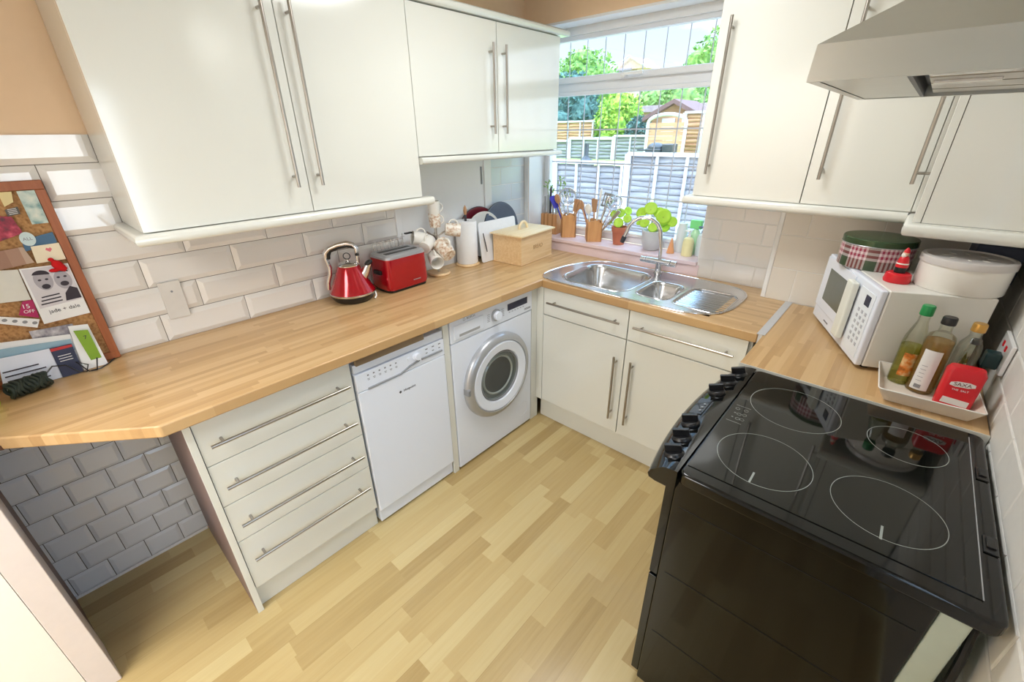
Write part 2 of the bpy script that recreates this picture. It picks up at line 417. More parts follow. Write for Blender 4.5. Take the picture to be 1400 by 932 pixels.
for k in range(9):
    x = .203+.1225*k if k < 8 else .0805
    if x > OX1-.06: continue
    m = M(); m.box(x-.0028, x+.0028, YG-.005, YG-.002, OZ0+.05, TR0+.02); m.build('leading', LEAD, win)
    m = M(); m.box(x-.0024, x+.0024, YG-.005, YG-.002, TR1-.03, OZ1-.055); m.build('leading', LEAD, win)
for z in (1.654, 1.462, 1.273, 1.09):
    m = M(); m.box(OX0+.05, OX1-.05, YG-.006, YG-.003, z-.004, z+.004); m.build('leading', LEAD, win)
m = M(); m.cyl((.62, YG-.05, 1.925), (.62, YG-.090, 1.925), .015); m.cyl((.62, YG-.09, 1.925), (.62, YG-.097, 1.925), .008); m.box(.61, .74, YG-.092, YG-.08, 1.922, 1.938)
m.build('window_handle', WHITEP, win, bev=.003)
m = M(); m.box(OX0, OX1, YW-.018, YG-.03, OZ0-.022, OZ0); m.build('window_sill', PINK, win, bev=.004)
m = M(); m.box(OX0, OX1, YW, YG-.03, OZ1-.012, OZ1); m.box(OX0, OX0+.004, YW, YG-.03, OZ0, OZ1); m.box(OX1-.004, OX1, YW, YG-.03, OZ0, OZ1)
m.box(OX0, OX1, YG-.075, YG-.03, OZ1-.05, OZ1-.012)
m.build('reveal_lining', WHITEP, win)

# back door in the right wall, beside the camera
door = bpy.data.objects.new('door_1', None); COL.objects.link(door); WM[door.name] = Matrix.Identity(4); struct(door)
m = M(); m.box(XR, XR+.09, DY0, DY0+.05, 0, DZ); m.box(XR, XR+.09, DY1-.05, DY1, 0, DZ); m.box(XR, XR+.09, DY0+.05, DY1-.05, DZ-.05, DZ)
m.build('door_frame', UPVC, door, bev=.004)
m = M()
xa, xb = XR+.02, XR+.065
m.box(xa, xb, DY0+.05, DY0+.14, .02, DZ-.05); m.box(xa, xb, DY1-.14, DY1-.05, .02, DZ-.05)
m.box(xa, xb, DY0+.14, DY1-.14, DZ-.14, DZ-.05); m.box(xa, xb, DY0+.14, DY1-.14, .92, 1.04); m.box(xa+.01, xb-.01, DY0+.14, DY1-.14, .02, .92)
m.build('door_leaf', UPVC, door, bev=.004)
m = M(); m.box(XR+.04, XR+.044, DY0+.14, DY1-.14, 1.04, DZ-.14); m.build('pane', GLASSW, door)
for k in range(1, 5):
    y = DY0+.14+k*.118
    m = M(); m.box(XR+.036, XR+.04, y-.003, y+.003, 1.04, DZ-.14); m.build('leading', LEAD, door)
for z in (1.25, 1.46, 1.67):
    m = M(); m.box(XR+.035, XR+.039, DY0+.14, DY1-.14, z-.003, z+.003); m.build('leading', LEAD, door)
m = M(); m.box(XR-.005, XR+.02, DY0+.08, DY0+.11, .98, 1.18); m.box(XR-.035, XR-.005, DY0+.085, DY0+.105, 1.08, 1.1); m.box(XR-.045, XR-.03, DY0+.085, DY0+.2, 1.078, 1.1)
m.build('door_handle', CHROME, door, bev=.003)

# added ceiling light, out of view, to fill the kitchen with light
cl = thing('added_ceiling_light', 'added round flush white fill light, unseen, in the middle of the kitchen ceiling', 'ceiling light', (1.2, -.45, HC))
m = M(); m.lathe([(0, 0), (.31, 0), (.31, -.03), (.29, -.035), (0, -.035)], seg=40); m.build('base', WHITEP, cl)
FILLM, nt_, b_ = newmat('fill_diffuser'); setp(b_, (1, 1, 1), .5, emit=(1, .98, .95), es=2.0)
m = M(); m.lathe([(.29, -.036), (.28, -.06), (.2, -.08), (.1, -.088), (0, -.09)], seg=40); m.build('diffuser', FILLM, cl)

# ------------------------------------------------------------------ worktops
def worktop(name, label, top, bottom, mat, bev=.008):
    pass
m = M()
# left run with the angled breakfast end
LP = [(0.0, YN+.004), (.275, YN+.004), (.355, -2.035), (.640, -1.716), (.636, 0), (.636, YW-.001), (0, YW-.001)]
m.prism(LP, WT-.04, WT)
lw = tag(m.build('worktop', WORK, bev=.006, seg=3), 'long beech-block worktop along the left wall with its angled near end', 'worktop')
m = M(); m.tube([(.345, -2.045, WT-.032), (.37, -2.017, WT-.032)], .008, 8); lab(m.build('edge_knot', BROWN, lw), 'dark brown worn knot in the worktop edge')
m = M(); m.box(.612, .628, -1.12, -.80, WT-.070, WT-.0405); lab(m.build('foil_strip', FOIL, lw, bev=.002), 'taupe foil strip hanging under the worktop edge')
# sink run: slab with a cut-out
def slab_hole(m, o, h, z0, z1):
    ox0, ox1, oy0, oy1 = o; hx0, hx1, hy0, hy1 = h
    def R(z): return (m.verts([(ox0,oy0,z),(ox1,oy0,z),(ox1,oy1,z),(ox0,oy1,z)]), m.verts([(hx0,hy0,z),(hx1,hy0,z),(hx1,hy1,z),(hx0,hy1,z)]))
    (A, a), (B, b) = R(z0), R(z1)
    for i in range(4):
        j = (i+1) % 4
        m.face([A[i], A[j], a[j], a[i]]); m.face([B[i], B[j], b[j], b[i]])
        m.face([A[i], A[j], B[j], B[i]]); m.face([a[i], a[j], b[j], b[i]])
m = M(); slab_hole(m, (.6362, 1.714, 0, YW-.007), (.66, 1.50, .06, .47), WT-.04, WT)
tag(m.build('worktop', WORKX, bev=.006, seg=3), 'beech-block worktop around the sink below the window', 'worktop')
m = M(); m.box(1.7150, 1.7295, .001, .47, WT-.038, WT+.002); m.box(1.709, 1.738, .001, .468, WT+.0005, WT+.0022)
tag(m.build('joint_strip', flat('satin_silver_strip', (206, 208, 212), .35, .3), bev=.0005), 'silver metal strip covering the joint between sink worktop and right worktop', 'joint strip')
m = M(); m.box(1.73, XR-.006, -.286, .469, WT-.04, WT)
rw = tag(m.build('worktop', WORK, bev=.004, seg=2), 'short beech-block worktop under the microwave beside the cooker', 'worktop')
m = M(); m.box(1.7295, XR-.006, -.2885, -.2865, WT-.038, WT-.001); lab(m.build('edge_trim', CABIN, rw), 'pale edging strip facing the cooker')

# ------------------------------------------------------------------ bar handles
def bar(m, p, q, out, so=.03, r=.006, inset=.035):
    """round bar handle between p and q standing off along -out towards the door"""
    p, q, out = Vector(p), Vector(q), Vector(out)
    m.cyl(p, q, r, 12)
    d = (q-p).normalized()
    for c in (p+d*inset, q-d*inset): m.cyl(c, c-out*so, r*.8, 10)
    return m

# drawer unit
du = thing('drawer_cabinet', 'cream four-drawer base cabinet left of the slim dishwasher', 'cabinet', (.3, -1.39, 0))
m = M(); m.box(.03, .575, -1.648, -1.132, .115, WT-.041); m.build('carcass', CABIN, du, True)
m = M(); m.box(.10, .575, -1.648, -1.132, 0, .113); m.build('plinth', CAB, du, True, bev=.001)
m = M(); m.box(.03, .597, -1.670, -1.655, 0, WT-.041); lab(m.build('side_panel', PBROWN, du, True), 'taupe brown outer side panel')
m = M(); m.box(.597, .603, -1.671, -1.650, 0, WT-.041); m.box(.578, .5965, -1.6545, -1.650, 0, WT-.041); m.build('panel_edge', CAB, du, True, bev=.001)
zz = [.872, .6986, .5274, .3589, .115]
hz = [.782, .613, .4435, .273]
for i in range(4):
    m = M(); m.box(.577, .598, -1.648, -1.132, zz[i+1]+.0015, zz[i]-.0015); d = m.build('drawer', CAB, du, True, bev=.0015)
    m = M(); bar(m, (.630, -1.622, hz[i]), (.630, -1.160, hz[i]), (1, 0, 0), .032); m.build('handle', NICKEL, d, True)

# dishwasher
dw = thing('dishwasher', 'slim white dishwasher between the drawers and the washing machine', 'dishwasher', (.3, -.9, 0))
y0, y1 = -1.122, -.680
m = M(); m.box(.04, .57, y0+.004, y1-.004, .02, .843); m.build('body', APPL, dw, True, bev=.003)
m = M(); m.box(.08, .592, y0+.002, y1-.002, .012, .084); m.build('kick_plate', APPL, dw, True, bev=.003)
m = M(); m.box(.57, .607, y0, y1, .088, .722); m.build('door', APPL, dw, True, bev=.005)
m = M(); m.box(.57, .600, y0, y1, .806, .843); m.build('top_edge', APPL, dw, True, bev=.003)
m = M(); m.box(.5705, .607, y0, y1, .724, .803); cpn = m.build('control_panel', APPL, dw, True, bev=.003)
m = M(); m.tube([(.608, y0+.045, .727), (.608, y0+.2, .727), (.608, y0+.25, .745), (.608, y0+.30, .752)], .0045, 8); m.tube([(.608, y1-.13, .752), (.608, y1-.015, .752)], .0045, 8)
m.build('handle_recess', GREYM, cpn, True)
m = M()
for k in range(6): yk = y0+.05+k*.026; m.box(.6068, .6076, yk, yk+.007, .782, .788); m.box(.6068, .6076, yk-.002, yk+.009, .768, .770); m.box(.6068, .6076, yk, yk+.008, .763, .765)
for k in range(3): yk = y1-.105+k*.036; m.box(.6068, .6076, yk, yk+.012, .786, .791); m.box(.6068, .6076, yk, yk+.010, .768, .772)
m.build('button_marks', MARKS, cpn, True)
m = M(); m.cyl((.605, -.832, .776), (.622, -.832, .776), .0165, 24); m.cyl((.605, -.832, .776), (.610, -.832, .776), .021, 24); m.build('dial', APPL, dw, True, bev=.002)
m = M(); m.cyl((.605, -.874, .778), (.611, -.874, .778), .007, 20); m.build('button', APPL, dw, True)
text('Hotpoint', .017, DGREY, dw, frame4((.6075, -.888, .642), (0,1,0), (1,0,0)), 'lettering')
m = M(); m.cyl((.6072, -.936, .642), (.6082, -.936, .642), .0065, 5); m.build('emblem', DGREY, dw, True)

# washing machine
wm = thing('washing_machine', 'white front-loading washing machine right of the slim dishwasher', 'washing machine', (.3, -.34, 0))
y0, y1 = -.637, -.043
m = M(); m.box(.04, .602, y0, y1, .012, .75); m.build('body', APPL, wm, True, bev=.006)
m = M(); m.box(.05, .605, y0, y1, .753, .872); cpw = m.build('control_panel', APPL, wm, True, bev=.006)
m = M(); m.box(.60, .610, y0+.02, y0+.215, .768, .842); m.build('detergent_drawer', APPL, cpw, True, bev=.004)
m = M(); m.box(.608, .6115, y0+.05, y0+.185, .780, .793); m.build('drawer_grip', SILVERP, cpw, True, bev=.002)
m = M(); m.cyl((.604, -.335, .812), (.612, -.335, .812), .031, 32); m.build('dial_ring', SILVERP, cpw, True)
m = M(); m.cyl((.612, -.335, .812), (.632, -.335, .812), .024, 32); m.build('dial', APPL, cpw, True, bev=.002)
m = M(); m.box(.605, .607, -.245, -.088, .806, .842); m.build('display', NAVY, cpw, True)
m = M()
for k in range(5):
    m.box(.605, .606, -.395, -.378, .790+k*.009, .792+k*.009); m.box(.605, .606, -.292, -.272, .790+k*.009, .792+k*.009)
for k in range(6): m.box(.605, .606, -.235+k*.022, -.225+k*.022, .793, .796)
m.box(.605, .606, -.11, -.06, .770, .773); m.box(.605, .606, -.11, -.06, .776, .779); m.build('print_marks', MARKS, cpw, True)
text('BOSCH', .017, GREYM, wm, frame4((.6055, -.505, .856), (0,1,0), (1,0,0)), 'lettering')
m = M(); m.tube([(.6056, -.548+.0065*math.cos(a*PI/8), .856+.0065*math.sin(a*PI/8)) for a in range(16)], .0009, 6, closed=True); m.build('emblem', GREYM, wm, True)
cx, cz = -.335, .465
def xlathe(prof, yc, zc, seg=56):
    m = M(); m.lathe(prof, seg=seg, mat=Matrix(((0,0,1,0),(1,0,0,yc),(0,1,0,zc),(0,0,0,1)))); return m
dr = xlathe([(.242, .600), (.242, .615), (.236, .628), (.222, .638), (.206, .640), (.202, .634), (.202, .60)], cx, cz).build('door', SILVERP, wm, True)
lab(dr, 'silver ring of the round door')
xlathe([(.203, .600), (.203, .632), (.196, .640), (.150, .634), (.143, .622), (.143, .60)], cx, cz).build('door_trim', APPL, dr, True)
xlathe([(.1425, .60), (.1425, .63), (.139, .630), (.139, .60)], cx, cz).build('glass_rim', GREYM, dr, True)
TG = flat('door_bowl_glass', (88, 96, 94), .05, noise=.05, coat=.6); TD = flat('drum_dark', (62, 66, 66), .25, noise=.05)
xlathe([(.1415, .622), (.134, .612), (.118, .610)], cx, cz).build('glass_bowl', TG, dr, True)
xlathe([(.118, .610), (.112, .616), (.106, .616), (.102, .611)], cx, cz).build('bowl_ridge', flat('bowl_pale_glass', (150, 158, 154), .06, coat=.5), dr, True)
xlathe([(.102, .611), (.084, .607), (.05, .606), (0, .605)], cx, cz).build('drum_view', TD, dr, True)
m = M(); m.box(.601, .640, cx-.243, cx-.228, cz-.015, cz+.02); m.build('hinge', GREYM, dr, True, bev=.002)
m = M(); m.tube([(.6025, -.125+.05*math.cos(a*PI/12), .13+.05*math.sin(a*PI/12)) for a in range(24)], .0012, 6, closed=True); m.build('pump_cover', APPL, wm, True)

# filler panels
m = M(); m.box(.03, .600, -.676, -.642, 0, WT-.041); tag(m.build('filler_panel', CAB, bev=.001), 'narrow white upright panel between the dishwasher and washing machine', 'panel')
m = M(); m.box(.5975, .6425, .010, .030, .15, WT-.041); m.box(.578, .5965, -.036, .03, 0, WT-.041)
tag(m.build('filler_panel', CAB, bev=.001), 'narrow white corner post right of the washing machine', 'panel')

# sink unit
su = thing('sink_cabinet', 'cream double base cabinet with two doors beneath the sink', 'cabinet', (1.16, .3, 0))
m = M(); m.box(.65, .665, .032, .56, .15, WT-.041); m.box(1.685, 1.70, .032, .56, .15, WT-.041); m.box(.665, 1.685, .032, .56, .15, .166); m.box(.665, 1.685, .032, .05, .70, .74); m.box(1.155, 1.168, .032, .56, .166, .7)
m.build('carcass', CABIN, su, True)
m = M(); m.box(.605, 1.70, .055, .07, 0, .149); m.build('plinth', CAB, su, True)
for (a, b, h0, h1, hx, side) in ((.6456, 1.1590, .689, 1.128, 1.121, 'left'), (1.1640, 1.6878, 1.202, 1.650, 1.212, 'right')):
    m = M(); m.box(a, b, .010, .030, .722, .876); d = m.build('drawer', CAB, su, True, bev=.0015)
    m = M(); bar(m, (h0, -.022, .806), (h1, -.022, .806), (0, -1, 0), .034); m.build('handle', NICKEL, d, True)
    m = M(); m.box(a, b, .010, .030, .155, .717); d = m.build('door', CAB, su, True, bev=.0015)
    m = M(); bar(m, (hx, -.022, .250), (hx, -.022, .622), (0, -1, 0), .034); m.build('handle', NICKEL, d, True)
# base cabinet behind cooker
m = M(); m.box(1.738, 2.33, -.283, .0, .15, WT-.041); bc = tag(m.build('corner_cabinet', CAB, bev=.001), 'narrow cream base cabinet under the right worktop beyond the cooker', 'cabinet')
m = M(); m.box(1.78, 2.33, -.283, 0, 0, .149); m.build('plinth', CAB, bc)
m = M(); m.box(1.716, 1.7375, -.280, .004, .155, WT-.045); m.build('door', CAB, bc, bev=.0015)

# ------------------------------------------------------------------ wall cabinets
def pelmet(m, path, z0, z1, outs):
    """rounded moulding: path of (x,y) on the outer face, inner offset outs"""
    n = 6; prof = [(-.045, z0), (-.012, z0)]
    for i in range(n+1):
        a = -PI/2+PI*i/n; prof.append((-.012+.012*math.cos(a), (z0+z1)/2+(z1-z0)/2*math.sin(a)))
    prof += [(-.045, z1)]
    rings = []
    for (x, y), (ox, oy) in zip(path, outs): rings.append(m.verts([(x+ox*d, y+oy*d, z) for d, z in prof]))
    for A, B in zip(rings, rings[1:]):
        k = len(A)
        for i in range(k): m.face([A[i], A[(i+1)%k], B[(i+1)%k], B[i]])
    m.face(rings[0][::-1]); m.face(rings[-1])
TC = 2.118
tc = thing('wall_cabinet', 'tall double-door cream wall cabinet over the left worktop', 'wall cabinet', (.16, -1.02, 1.378))
m = M(); m.box(.004, .303, -1.534, -.512, 1.380, TC); m.build('carcass', CABIN, tc, True)
m = M(); m.box(.004, .3035, -1.549, -1.5355, 1.379, TC); m.build('side_panel', CAB, tc, True, bev=.001)
for a, b, hy in ((-1.549, -1.0240, -1.073), (-1.0210, -.5090, -.983)):
    m = M(); m.box(.304, .325, a, b, 1.380, TC); d = m.build('door', CAB, tc, True, bev=.0015)
    m = M(); bar(m, (.357, hy, 1.472), (.357, hy, 2.035), (1,0,0), .033); m.build('handle', NICKEL, d, True)
m = M(); pelmet(m, [(.01, -1.578), (.347, -1.578), (.347, -.455)], 1.343, 1.377, [(0,-1), (1,-1), (1,0)]); m.build('pelmet', CAB, tc, True)
m = M(); m.box(.004, .303, -1.545, -.512, 1.366, 1.378); m.build('base_board', CABIN, tc, True)
m = M(); pelmet(m, [(.01, -1.575), (.350, -1.575), (.350, -.511)], TC+.002, TC+.036, [(0,-1), (1,-1), (1,0)]); m.build('cornice', CAB, tc, True)
sc_ = thing('wall_cabinet', 'shorter double-door white wall cabinet left of the window', 'wall cabinet', (.16, .01, 1.55))
m = M(); m.box(.021, .303, -.509, .52, 1.580, 2.112); m.build('carcass', CABIN, sc_, True)
for a, b, hy in ((-.5065, .0085, -.043), (.0135, .5215, .047)):
    m = M(); m.box(.304, .325, a, b, 1.550, 2.112); d = m.build('door', CAB, sc_, True, bev=.0015)
    m = M(); bar(m, (.357, hy, 1.637), (.357, hy, 2.022), (1,0,0), .033); m.build('handle', NICKEL, d, True)
m = M(); pelmet(m, [(.347, -.505), (.347, .548), (.023, .548)], 1.518, 1.546, [(1,0), (1,1), (0,1)]); m.build('pelmet', CAB, sc_, True)
m = M(); m.box(.021, .303, -.505, .52, 1.545, 1.579); m.build('base_board', CABIN, sc_, True)
m = M(); pelmet(m, [(.350, -.505), (.350, .578), (.01, .578)], 2.116, 2.146, [(1,0), (1,1), (0,1)]); m.box(.01, .31, -.505, .54, 2.114, 2.14); m.build('cornice', CAB, sc_, True)

rc = thing('wall_cabinet', 'cream double-door wall cabinet right of the window', 'wall cabinet', (1.64, .45, 1.378))
m = M(); m.box(1.262, 2.030, .322, YW-.008, 1.380, TC, None); 
m.build('carcass', CABIN, rc, True)
m = M(); m.box(1.2585, 1.2615, .322, YW-.008, 1.380, TC); m.build('side_panel', CAB, rc, True)
for a, b, hx in ((1.2600, 1.6845, 1.312), (1.6875, 2.0240, 1.731)):
    m = M(); m.box(a, b, .300, .3205, 1.378, TC); d = m.build('door', CAB, rc, True, bev=.0015)
    m = M(); bar(m, (hx, .267, 1.472), (hx, .267, 2.035), (0,-1,0), .034); m.build('handle', NICKEL, d, True)
m = M(); pelmet(m, [(1.222, YW-.01), (1.222, .278), (2.02, .278)], 1.340, 1.376, [(-1,0), (-1,-1), (0,-1)]); m.box(1.262, 2.03, .31, YW-.01, 1.36, 1.3795); m.build('pelmet', CAB, rc, True)

cc = thing('wall_cabinet', 'cream wall cabinet on the right wall beside the cooker hood', 'wall cabinet', (2.2, .3, 1.378))
m = M(); m.box(2.0575, XR-.006, .058, .47, 1.380, TC); m.build('carcass', CAB, cc, True, bev=.001)
m = M(); m.box(2.026, 2.0555, .3015, .318, 1.380, TC); m.build('corner_filler', CAB, cc, True)
m = M(); m.box(2.036, 2.0560, .056, .30, 1.380, TC); d = m.build('door', CAB, cc, True, bev=.0015)
m = M(); bar(m, (2.0, .262, 1.472), (2.0, .262, 2.035), (-1,0,0), .036); m.build('handle', NICKEL, d, True)
m = M(); pelmet(m, [(2.018, .29), (2.018, .028), (XR-.006, .028)], 1.340, 1.376, [(-1,0), (-1,-1), (0,-1)]); m.box(2.04, XR-.006, .05, .29, 1.36, 1.3795); m.build('pelmet', CAB, cc, True)

# ------------------------------------------------------------------ cooker hood
hd = thing('cooker_hood', 'stainless steel pyramid cooker hood above the black cooker', 'cooker hood', (2.1, -.63, 1.7))
hx0, hx1, hy0, hy1, hz0, hz1 = 1.85, XR-.008, -.93, -.33, 1.705, 1.752
m = M()
lo = m.verts([(hx0,hy0,hz0),(hx1,hy0,hz0),(hx1,hy1,hz0),(hx0,hy1,hz0)]); hi = m.verts([(hx0+.003,hy0,hz1),(hx1,hy0,hz1),(hx1,hy1,hz1),(hx0+.003,hy1,hz1)])
cp = [(2.10,-.75),(hx1,-.75),(hx1,-.51),(2.10,-.51)]
t1 = m.verts([(x,y,1.90) for x,y in cp])
li = m.verts([(hx0+.015,hy0+.015,hz0),(hx1,hy0+.015,hz0),(hx1,hy1-.015,hz0),(hx0+.015,hy1-.015,hz0)])
for i in range(4):
    j = (i+1) % 4
    for A, B in ((lo, hi), (hi, t1), (li, lo)): m.face([A[i], A[j], B[j], B[i]])
m.face(t1)
m.build('canopy', HOODM, hd, True)
m = M(); m.box(hx0+.0152, 1.965, hy0+.0152, hy1-.0152, hz0+.001, hz0+.004); m.build('underside', HOODM, hd, True)
m = M(); m.box(2.103, hx1, -.747, -.513, 1.902, HC-.003); m.build('chimney', HOODM, hd, True, bev=.002)
m = M(); m.box(1.966, hx1, hy0+.016, hy1-.016, hz0+.022, hz0+.026); m.box(1.966, 1.972, hy0+.016, hy1-.016, hz0, hz0+.022); m.build('recess', DGREY, hd, True)
for ya, yb in ((-.905, -.80), (-.78, -.66), (-.64, -.50), (-.48, -.36)):
    m = M(); m.box(1.985, hx1-.01, ya, yb, hz0+.006, hz0+.018)
    m.build('grease_filter', STEEL, hd, True, bev=.002)
for ya in (-.90, -.72):
    m = M(); m.box(1.99, 2.07, ya, ya+.04, hz0+.002, hz0+.006); m.build('clip_plate', WHITEP, hd, True, bev=.001)

# ------------------------------------------------------------------ cooker
ck = thing('cooker', 'freestanding black electric cooker with ceramic hob', 'cooker', (2.03, -.61, 0))
m = M(); m.box(1.782, 2.262, -.928, -.300, .03, .882); m.build('body', BLACKG, ck, True, bev=.004)
m = M(); m.box(2.263, 2.306, -.925, -.305, .08, .872); lab(m.build('rear_panel', flat('pale_green_grey_steel', (196, 206, 190), .45), ck, True, bev=.004), 'pale grey-green rear panel')
m = M(); m.box(1.81, 2.24, -.90, -.33, 0, .0295); m.build('base_plinth', BLACKP, ck, True)
m = M(); m.box(1.757, 1.7815, -.922, -.306, .52, .86); gd = m.build('grill_door', BLACKH, ck, True, bev=.003)
m = M(); bar(m, (1.738, -.84, .80), (1.738, -.39, .80), (-1,0,0), .018, .007); m.build('handle', STEEL, gd, True)
m = M(); m.box(1.757, 1.7815, -.922, -.306, .05, .51); od = m.build('oven_door', BLACKH, ck, True, bev=.003)
m = M(); bar(m, (1.738, -.84, .47), (1.738, -.39, .47), (-1,0,0), .018, .007); m.build('handle', STEEL, od, True)
for z in (.80, .56, .30):
    m = M(); m.box(1.80, 2.25, -.9290, -.9281, z, z+.0016); m.build('side_crease', BLACKP, ck, True)
# hob surround with rounded corners
def rrect(x0, x1, y0, y1, r, n=6):
    P = []
    for cx_, cy_, a0 in ((x1-r, y1-r, 0), (x0+r, y1-r, PI/2), (x0+r, y0+r, PI), (x1-r, y0+r, 1.5*PI)):
        for i in range(n+1): a = a0+PI/2*i/n; P.append((cx_+r*math.cos(a), cy_+r*math.sin(a)))
    return P
m = M(); m.prism(rrect(1.786, 2.334, -.944, -.291, .022), .880, .9145); m.build('hob_surround', BLACKG, ck, True, bev=.008, seg=3)
m = M(); m.box(1.795, 2.303, -.905, -.325, .912, .9165); gl = m.build('hob_glass', BLACKH, ck, True, bev=.0008)
m = M(); m.box(2.3015, 2.3033, -.905, -.325, .9165, .9171); m.build('glass_edge', SILVERP, gl, True)
RING = flat('hob_ring_print', (150, 156, 150), .3, noise=.05)
for (x, y, rx, ry) in ((1.934, -.478, .112, .112), (1.926, -.768, .103, .103), (2.183, -.473, .080, .080), (2.162, -.765, .098, .098)):
    m = M(); n = 64
    A = m.verts([(x+(rx-.0007)*math.cos(2*PI*i/n), y+(ry-.0007)*math.sin(2*PI*i/n), .9168) for i in range(n)])
    B = m.verts([(x+(rx+.0007)*math.cos(2*PI*i/n), y+(ry+.0007)*math.sin(2*PI*i/n), .9168) for i in range(n)])
    for i in range(n): m.face([A[i], A[(i+1)%n], B[(i+1)%n], B[i]])
    m.build('cooking_zone', RING, gl, True)
m = M()
for (x, y) in ((1.922, -.850), (2.160, -.845)): m.box(x-.0022, x+.0022, y-.021, y+.021, .9166, .9169)
m.build('zone_marker', RING, gl, True)
m = M()
m.box(1.803, 1.842, -.561, -.560, .9166, .9169); m.box(1.803, 1.842, -.654, -.653, .9166, .9169)
for i, (x, y) in enumerate(((1.812,-.58),(1.834,-.578),(1.812,-.605),(1.823,-.607),(1.836,-.603),(1.812,-.63),(1.826,-.632),(1.837,-.63))):
    r = .0055 if i % 3 != 2 else .002
    m.tube([(x+r*math.cos(2*PI*k/12), y+r*math.sin(2*PI*k/12), .9168) for k in range(12)], .0005, 4, closed=True)
m.build('heat_symbols', RING, gl, True)
for y in (-.745, -.49):
    m = M(); m.box(2.309, 2.330, y-.026, y+.026, .9146, .9175); m.box(2.313, 2.326, y-.012, y+.016, .9175, .921); m.build('lid_socket', BLACKP, ck, True, bev=.001)
# bowed control fascia
m = M(); rings = []
NY = 24; ya, yb = -.944, -.291
def bow(y): t = (y-(ya+yb)/2)/((yb-ya)/2); return 1.682+.034*t*t
for i in range(NY+1):
    y = ya+(yb-ya)*i/NY; xf = bow(y)
    prof = [(1.786, .9145), (1.770, .9140), (1.750, .9095), (xf+.022, .899), (xf+.006, .886), (xf, .872), (xf+.004, .862), (xf+.02, .858), (1.786, .858)]
    rings.append(m.verts([(a, y, b) for a, b in prof]))
for A, B in zip(rings, rings[1:]):
    k = len(A)
    for i in range(k): m.face([A[i], A[(i+1)%k], B[(i+1)%k], B[i]])
m.face(rings[0][::-1]); m.face(rings[-1])
fas = m.build('control_fascia', BLACKG, ck, True, angle=50)
KN = Vector((-.28, 0, 1)).normalized()
for y in (-.355, -.430, -.512, -.722, -.802, -.876):
    x = bow(y)+.048; z = .9005
    R = frame4((x, y, z), (0, 1, 0), KN)
    m = M(); m.lathe([(0,0), (.0255,0), (.0255,.009), (.021,.015), (0,.015)], seg=28, mat=R)
    m.box(-.006, .006, -.021, .021, .014, .034, mat=R @ Matrix.Rotation(.3, 4, 'Z')); m.build('knob', BLACKP, ck, True, bev=.002)
m = M(); R = frame4((bow(-.615)+.04, -.615, .903), (0,1,0), KN); m.box(-.05, .05, -.018, .018, 0, .0015, mat=R); m.build('timer_window', BLACKH, ck, True, bev=.001)
m = M()
for a in (-.03, -.01, .01): m.cyl(R @ Vector((a, -.008, .0012)), R @ Vector((a, -.008, .004)), .0035, 12)
m.build('timer_button', GREYM, ck, True)
m = M(); m.tube([(bow(-.925)+.055+.004*math.cos(2*PI*k/4+PI/4), -.925+.004*math.sin(2*PI*k/4+PI/4), .911) for k in range(4)], .0006, 4, closed=True); m.build('zone_symbol', RING, ck, True)
# cable behind the cooker
m = M(); m.tube([(2.318, -.88, .86), (2.320, -.91, .78), (2.321, -.93, .68), (2.320, -.935, .55), (2.318, -.93, .40), (2.318, -.90, .2)], .007, 8)
tag(m.build('cooker_cable', BLACKP), 'dark cable drooping between the back of the cooker and the wall', 'cable')

# ------------------------------------------------------------------ sink
sk = thing('sink', 'stainless steel bowl-and-a-half sink with drainer set into the worktop', 'sink', (1.05, .28, WT))
def sdbox(x, y, cx_, cy_, hx, hy, r):
    qx, qy = abs(x-cx_)-hx+r, abs(y-cy_)-hy+r
    return min(max(qx, qy), 0)+math.hypot(max(qx, 0), max(qy, 0))-r
OUT = [(.585,.070),(.572,.16),(.585,.30),(.625,.42),(.69,.515),(.76,.545),(1.10,.548),(1.40,.535),(1.50,.515),(1.553,.44),(1.562,.34),(1.555,.20),(1.525,.105),(1.46,.045),(1.36,.022),(1.0,.018),(.70,.018),(.62,.035)]
def smooth_loop(P, k=3):
    for _ in range(k):
        Q = []
        n = len(P)
        for i in range(n):
            a, b = P[i], P[(i+1)%n]
            Q += [(a[0]*.75+b[0]*.25, a[1]*.75+b[1]*.25), (a[0]*.25+b[0]*.75, a[1]*.25+b[1]*.75)]
        P = Q
    return P
OL = smooth_loop(OUT, 2)
def inside(x, y):
    c = False; n = len(OL); j = n-1
    for i in range(n):
        if (OL[i][1] > y) != (OL[j][1] > y) and x < (OL[j][0]-OL[i][0])*(y-OL[i][1])/(OL[j][1]-OL[i][1])+OL[i][0]: c = not c
        j = i
    return c
def bowl_depth(x, y):
    d1 = sdbox(x, y, .885, .262, .200, .190, .09)
    d2 = sdbox(x, y, 1.205, .235, .085, .130, .055)
    d3 = sdbox(x, y, 1.425, .240, .112, .150, .05)
    z = 0
    for d, dep, w in ((d1, .16, .03), (d2, .11, .025)):
        if d < 0: z = min(z, -dep*(1-math.exp(-((-d)/w)**1.6)))
    if d3 < 0:
        g = .0022*math.cos((y-.1)*2*PI/.026)*min(1, -d3/.02)
        z = min(z, -.006*min(1, -d3/.008)+g)
    return z
m = M(); S_ = .0055
nx, ny = int(1.0/S_)+1, int(.54/S_)+1
G = {}
for i in range(nx+1):
    for j in range(ny+1):
        x, y = .570+i*S_, .015+j*S_
        if inside(x, y): G[i, j] = m.b.verts.new((x, y, WT+.0055+bowl_depth(x, y)))
for i in range(nx):
    for j in range(ny):
        q = [G.get(k) for k in ((i, j), (i+1, j), (i+1, j+1), (i, j+1))]
        if all(q): m.face(q)
        elif sum(k is not None for k in q) == 3: m.face([k for k in q if k])
m.build('basin', SINKM, sk, True, angle=60)
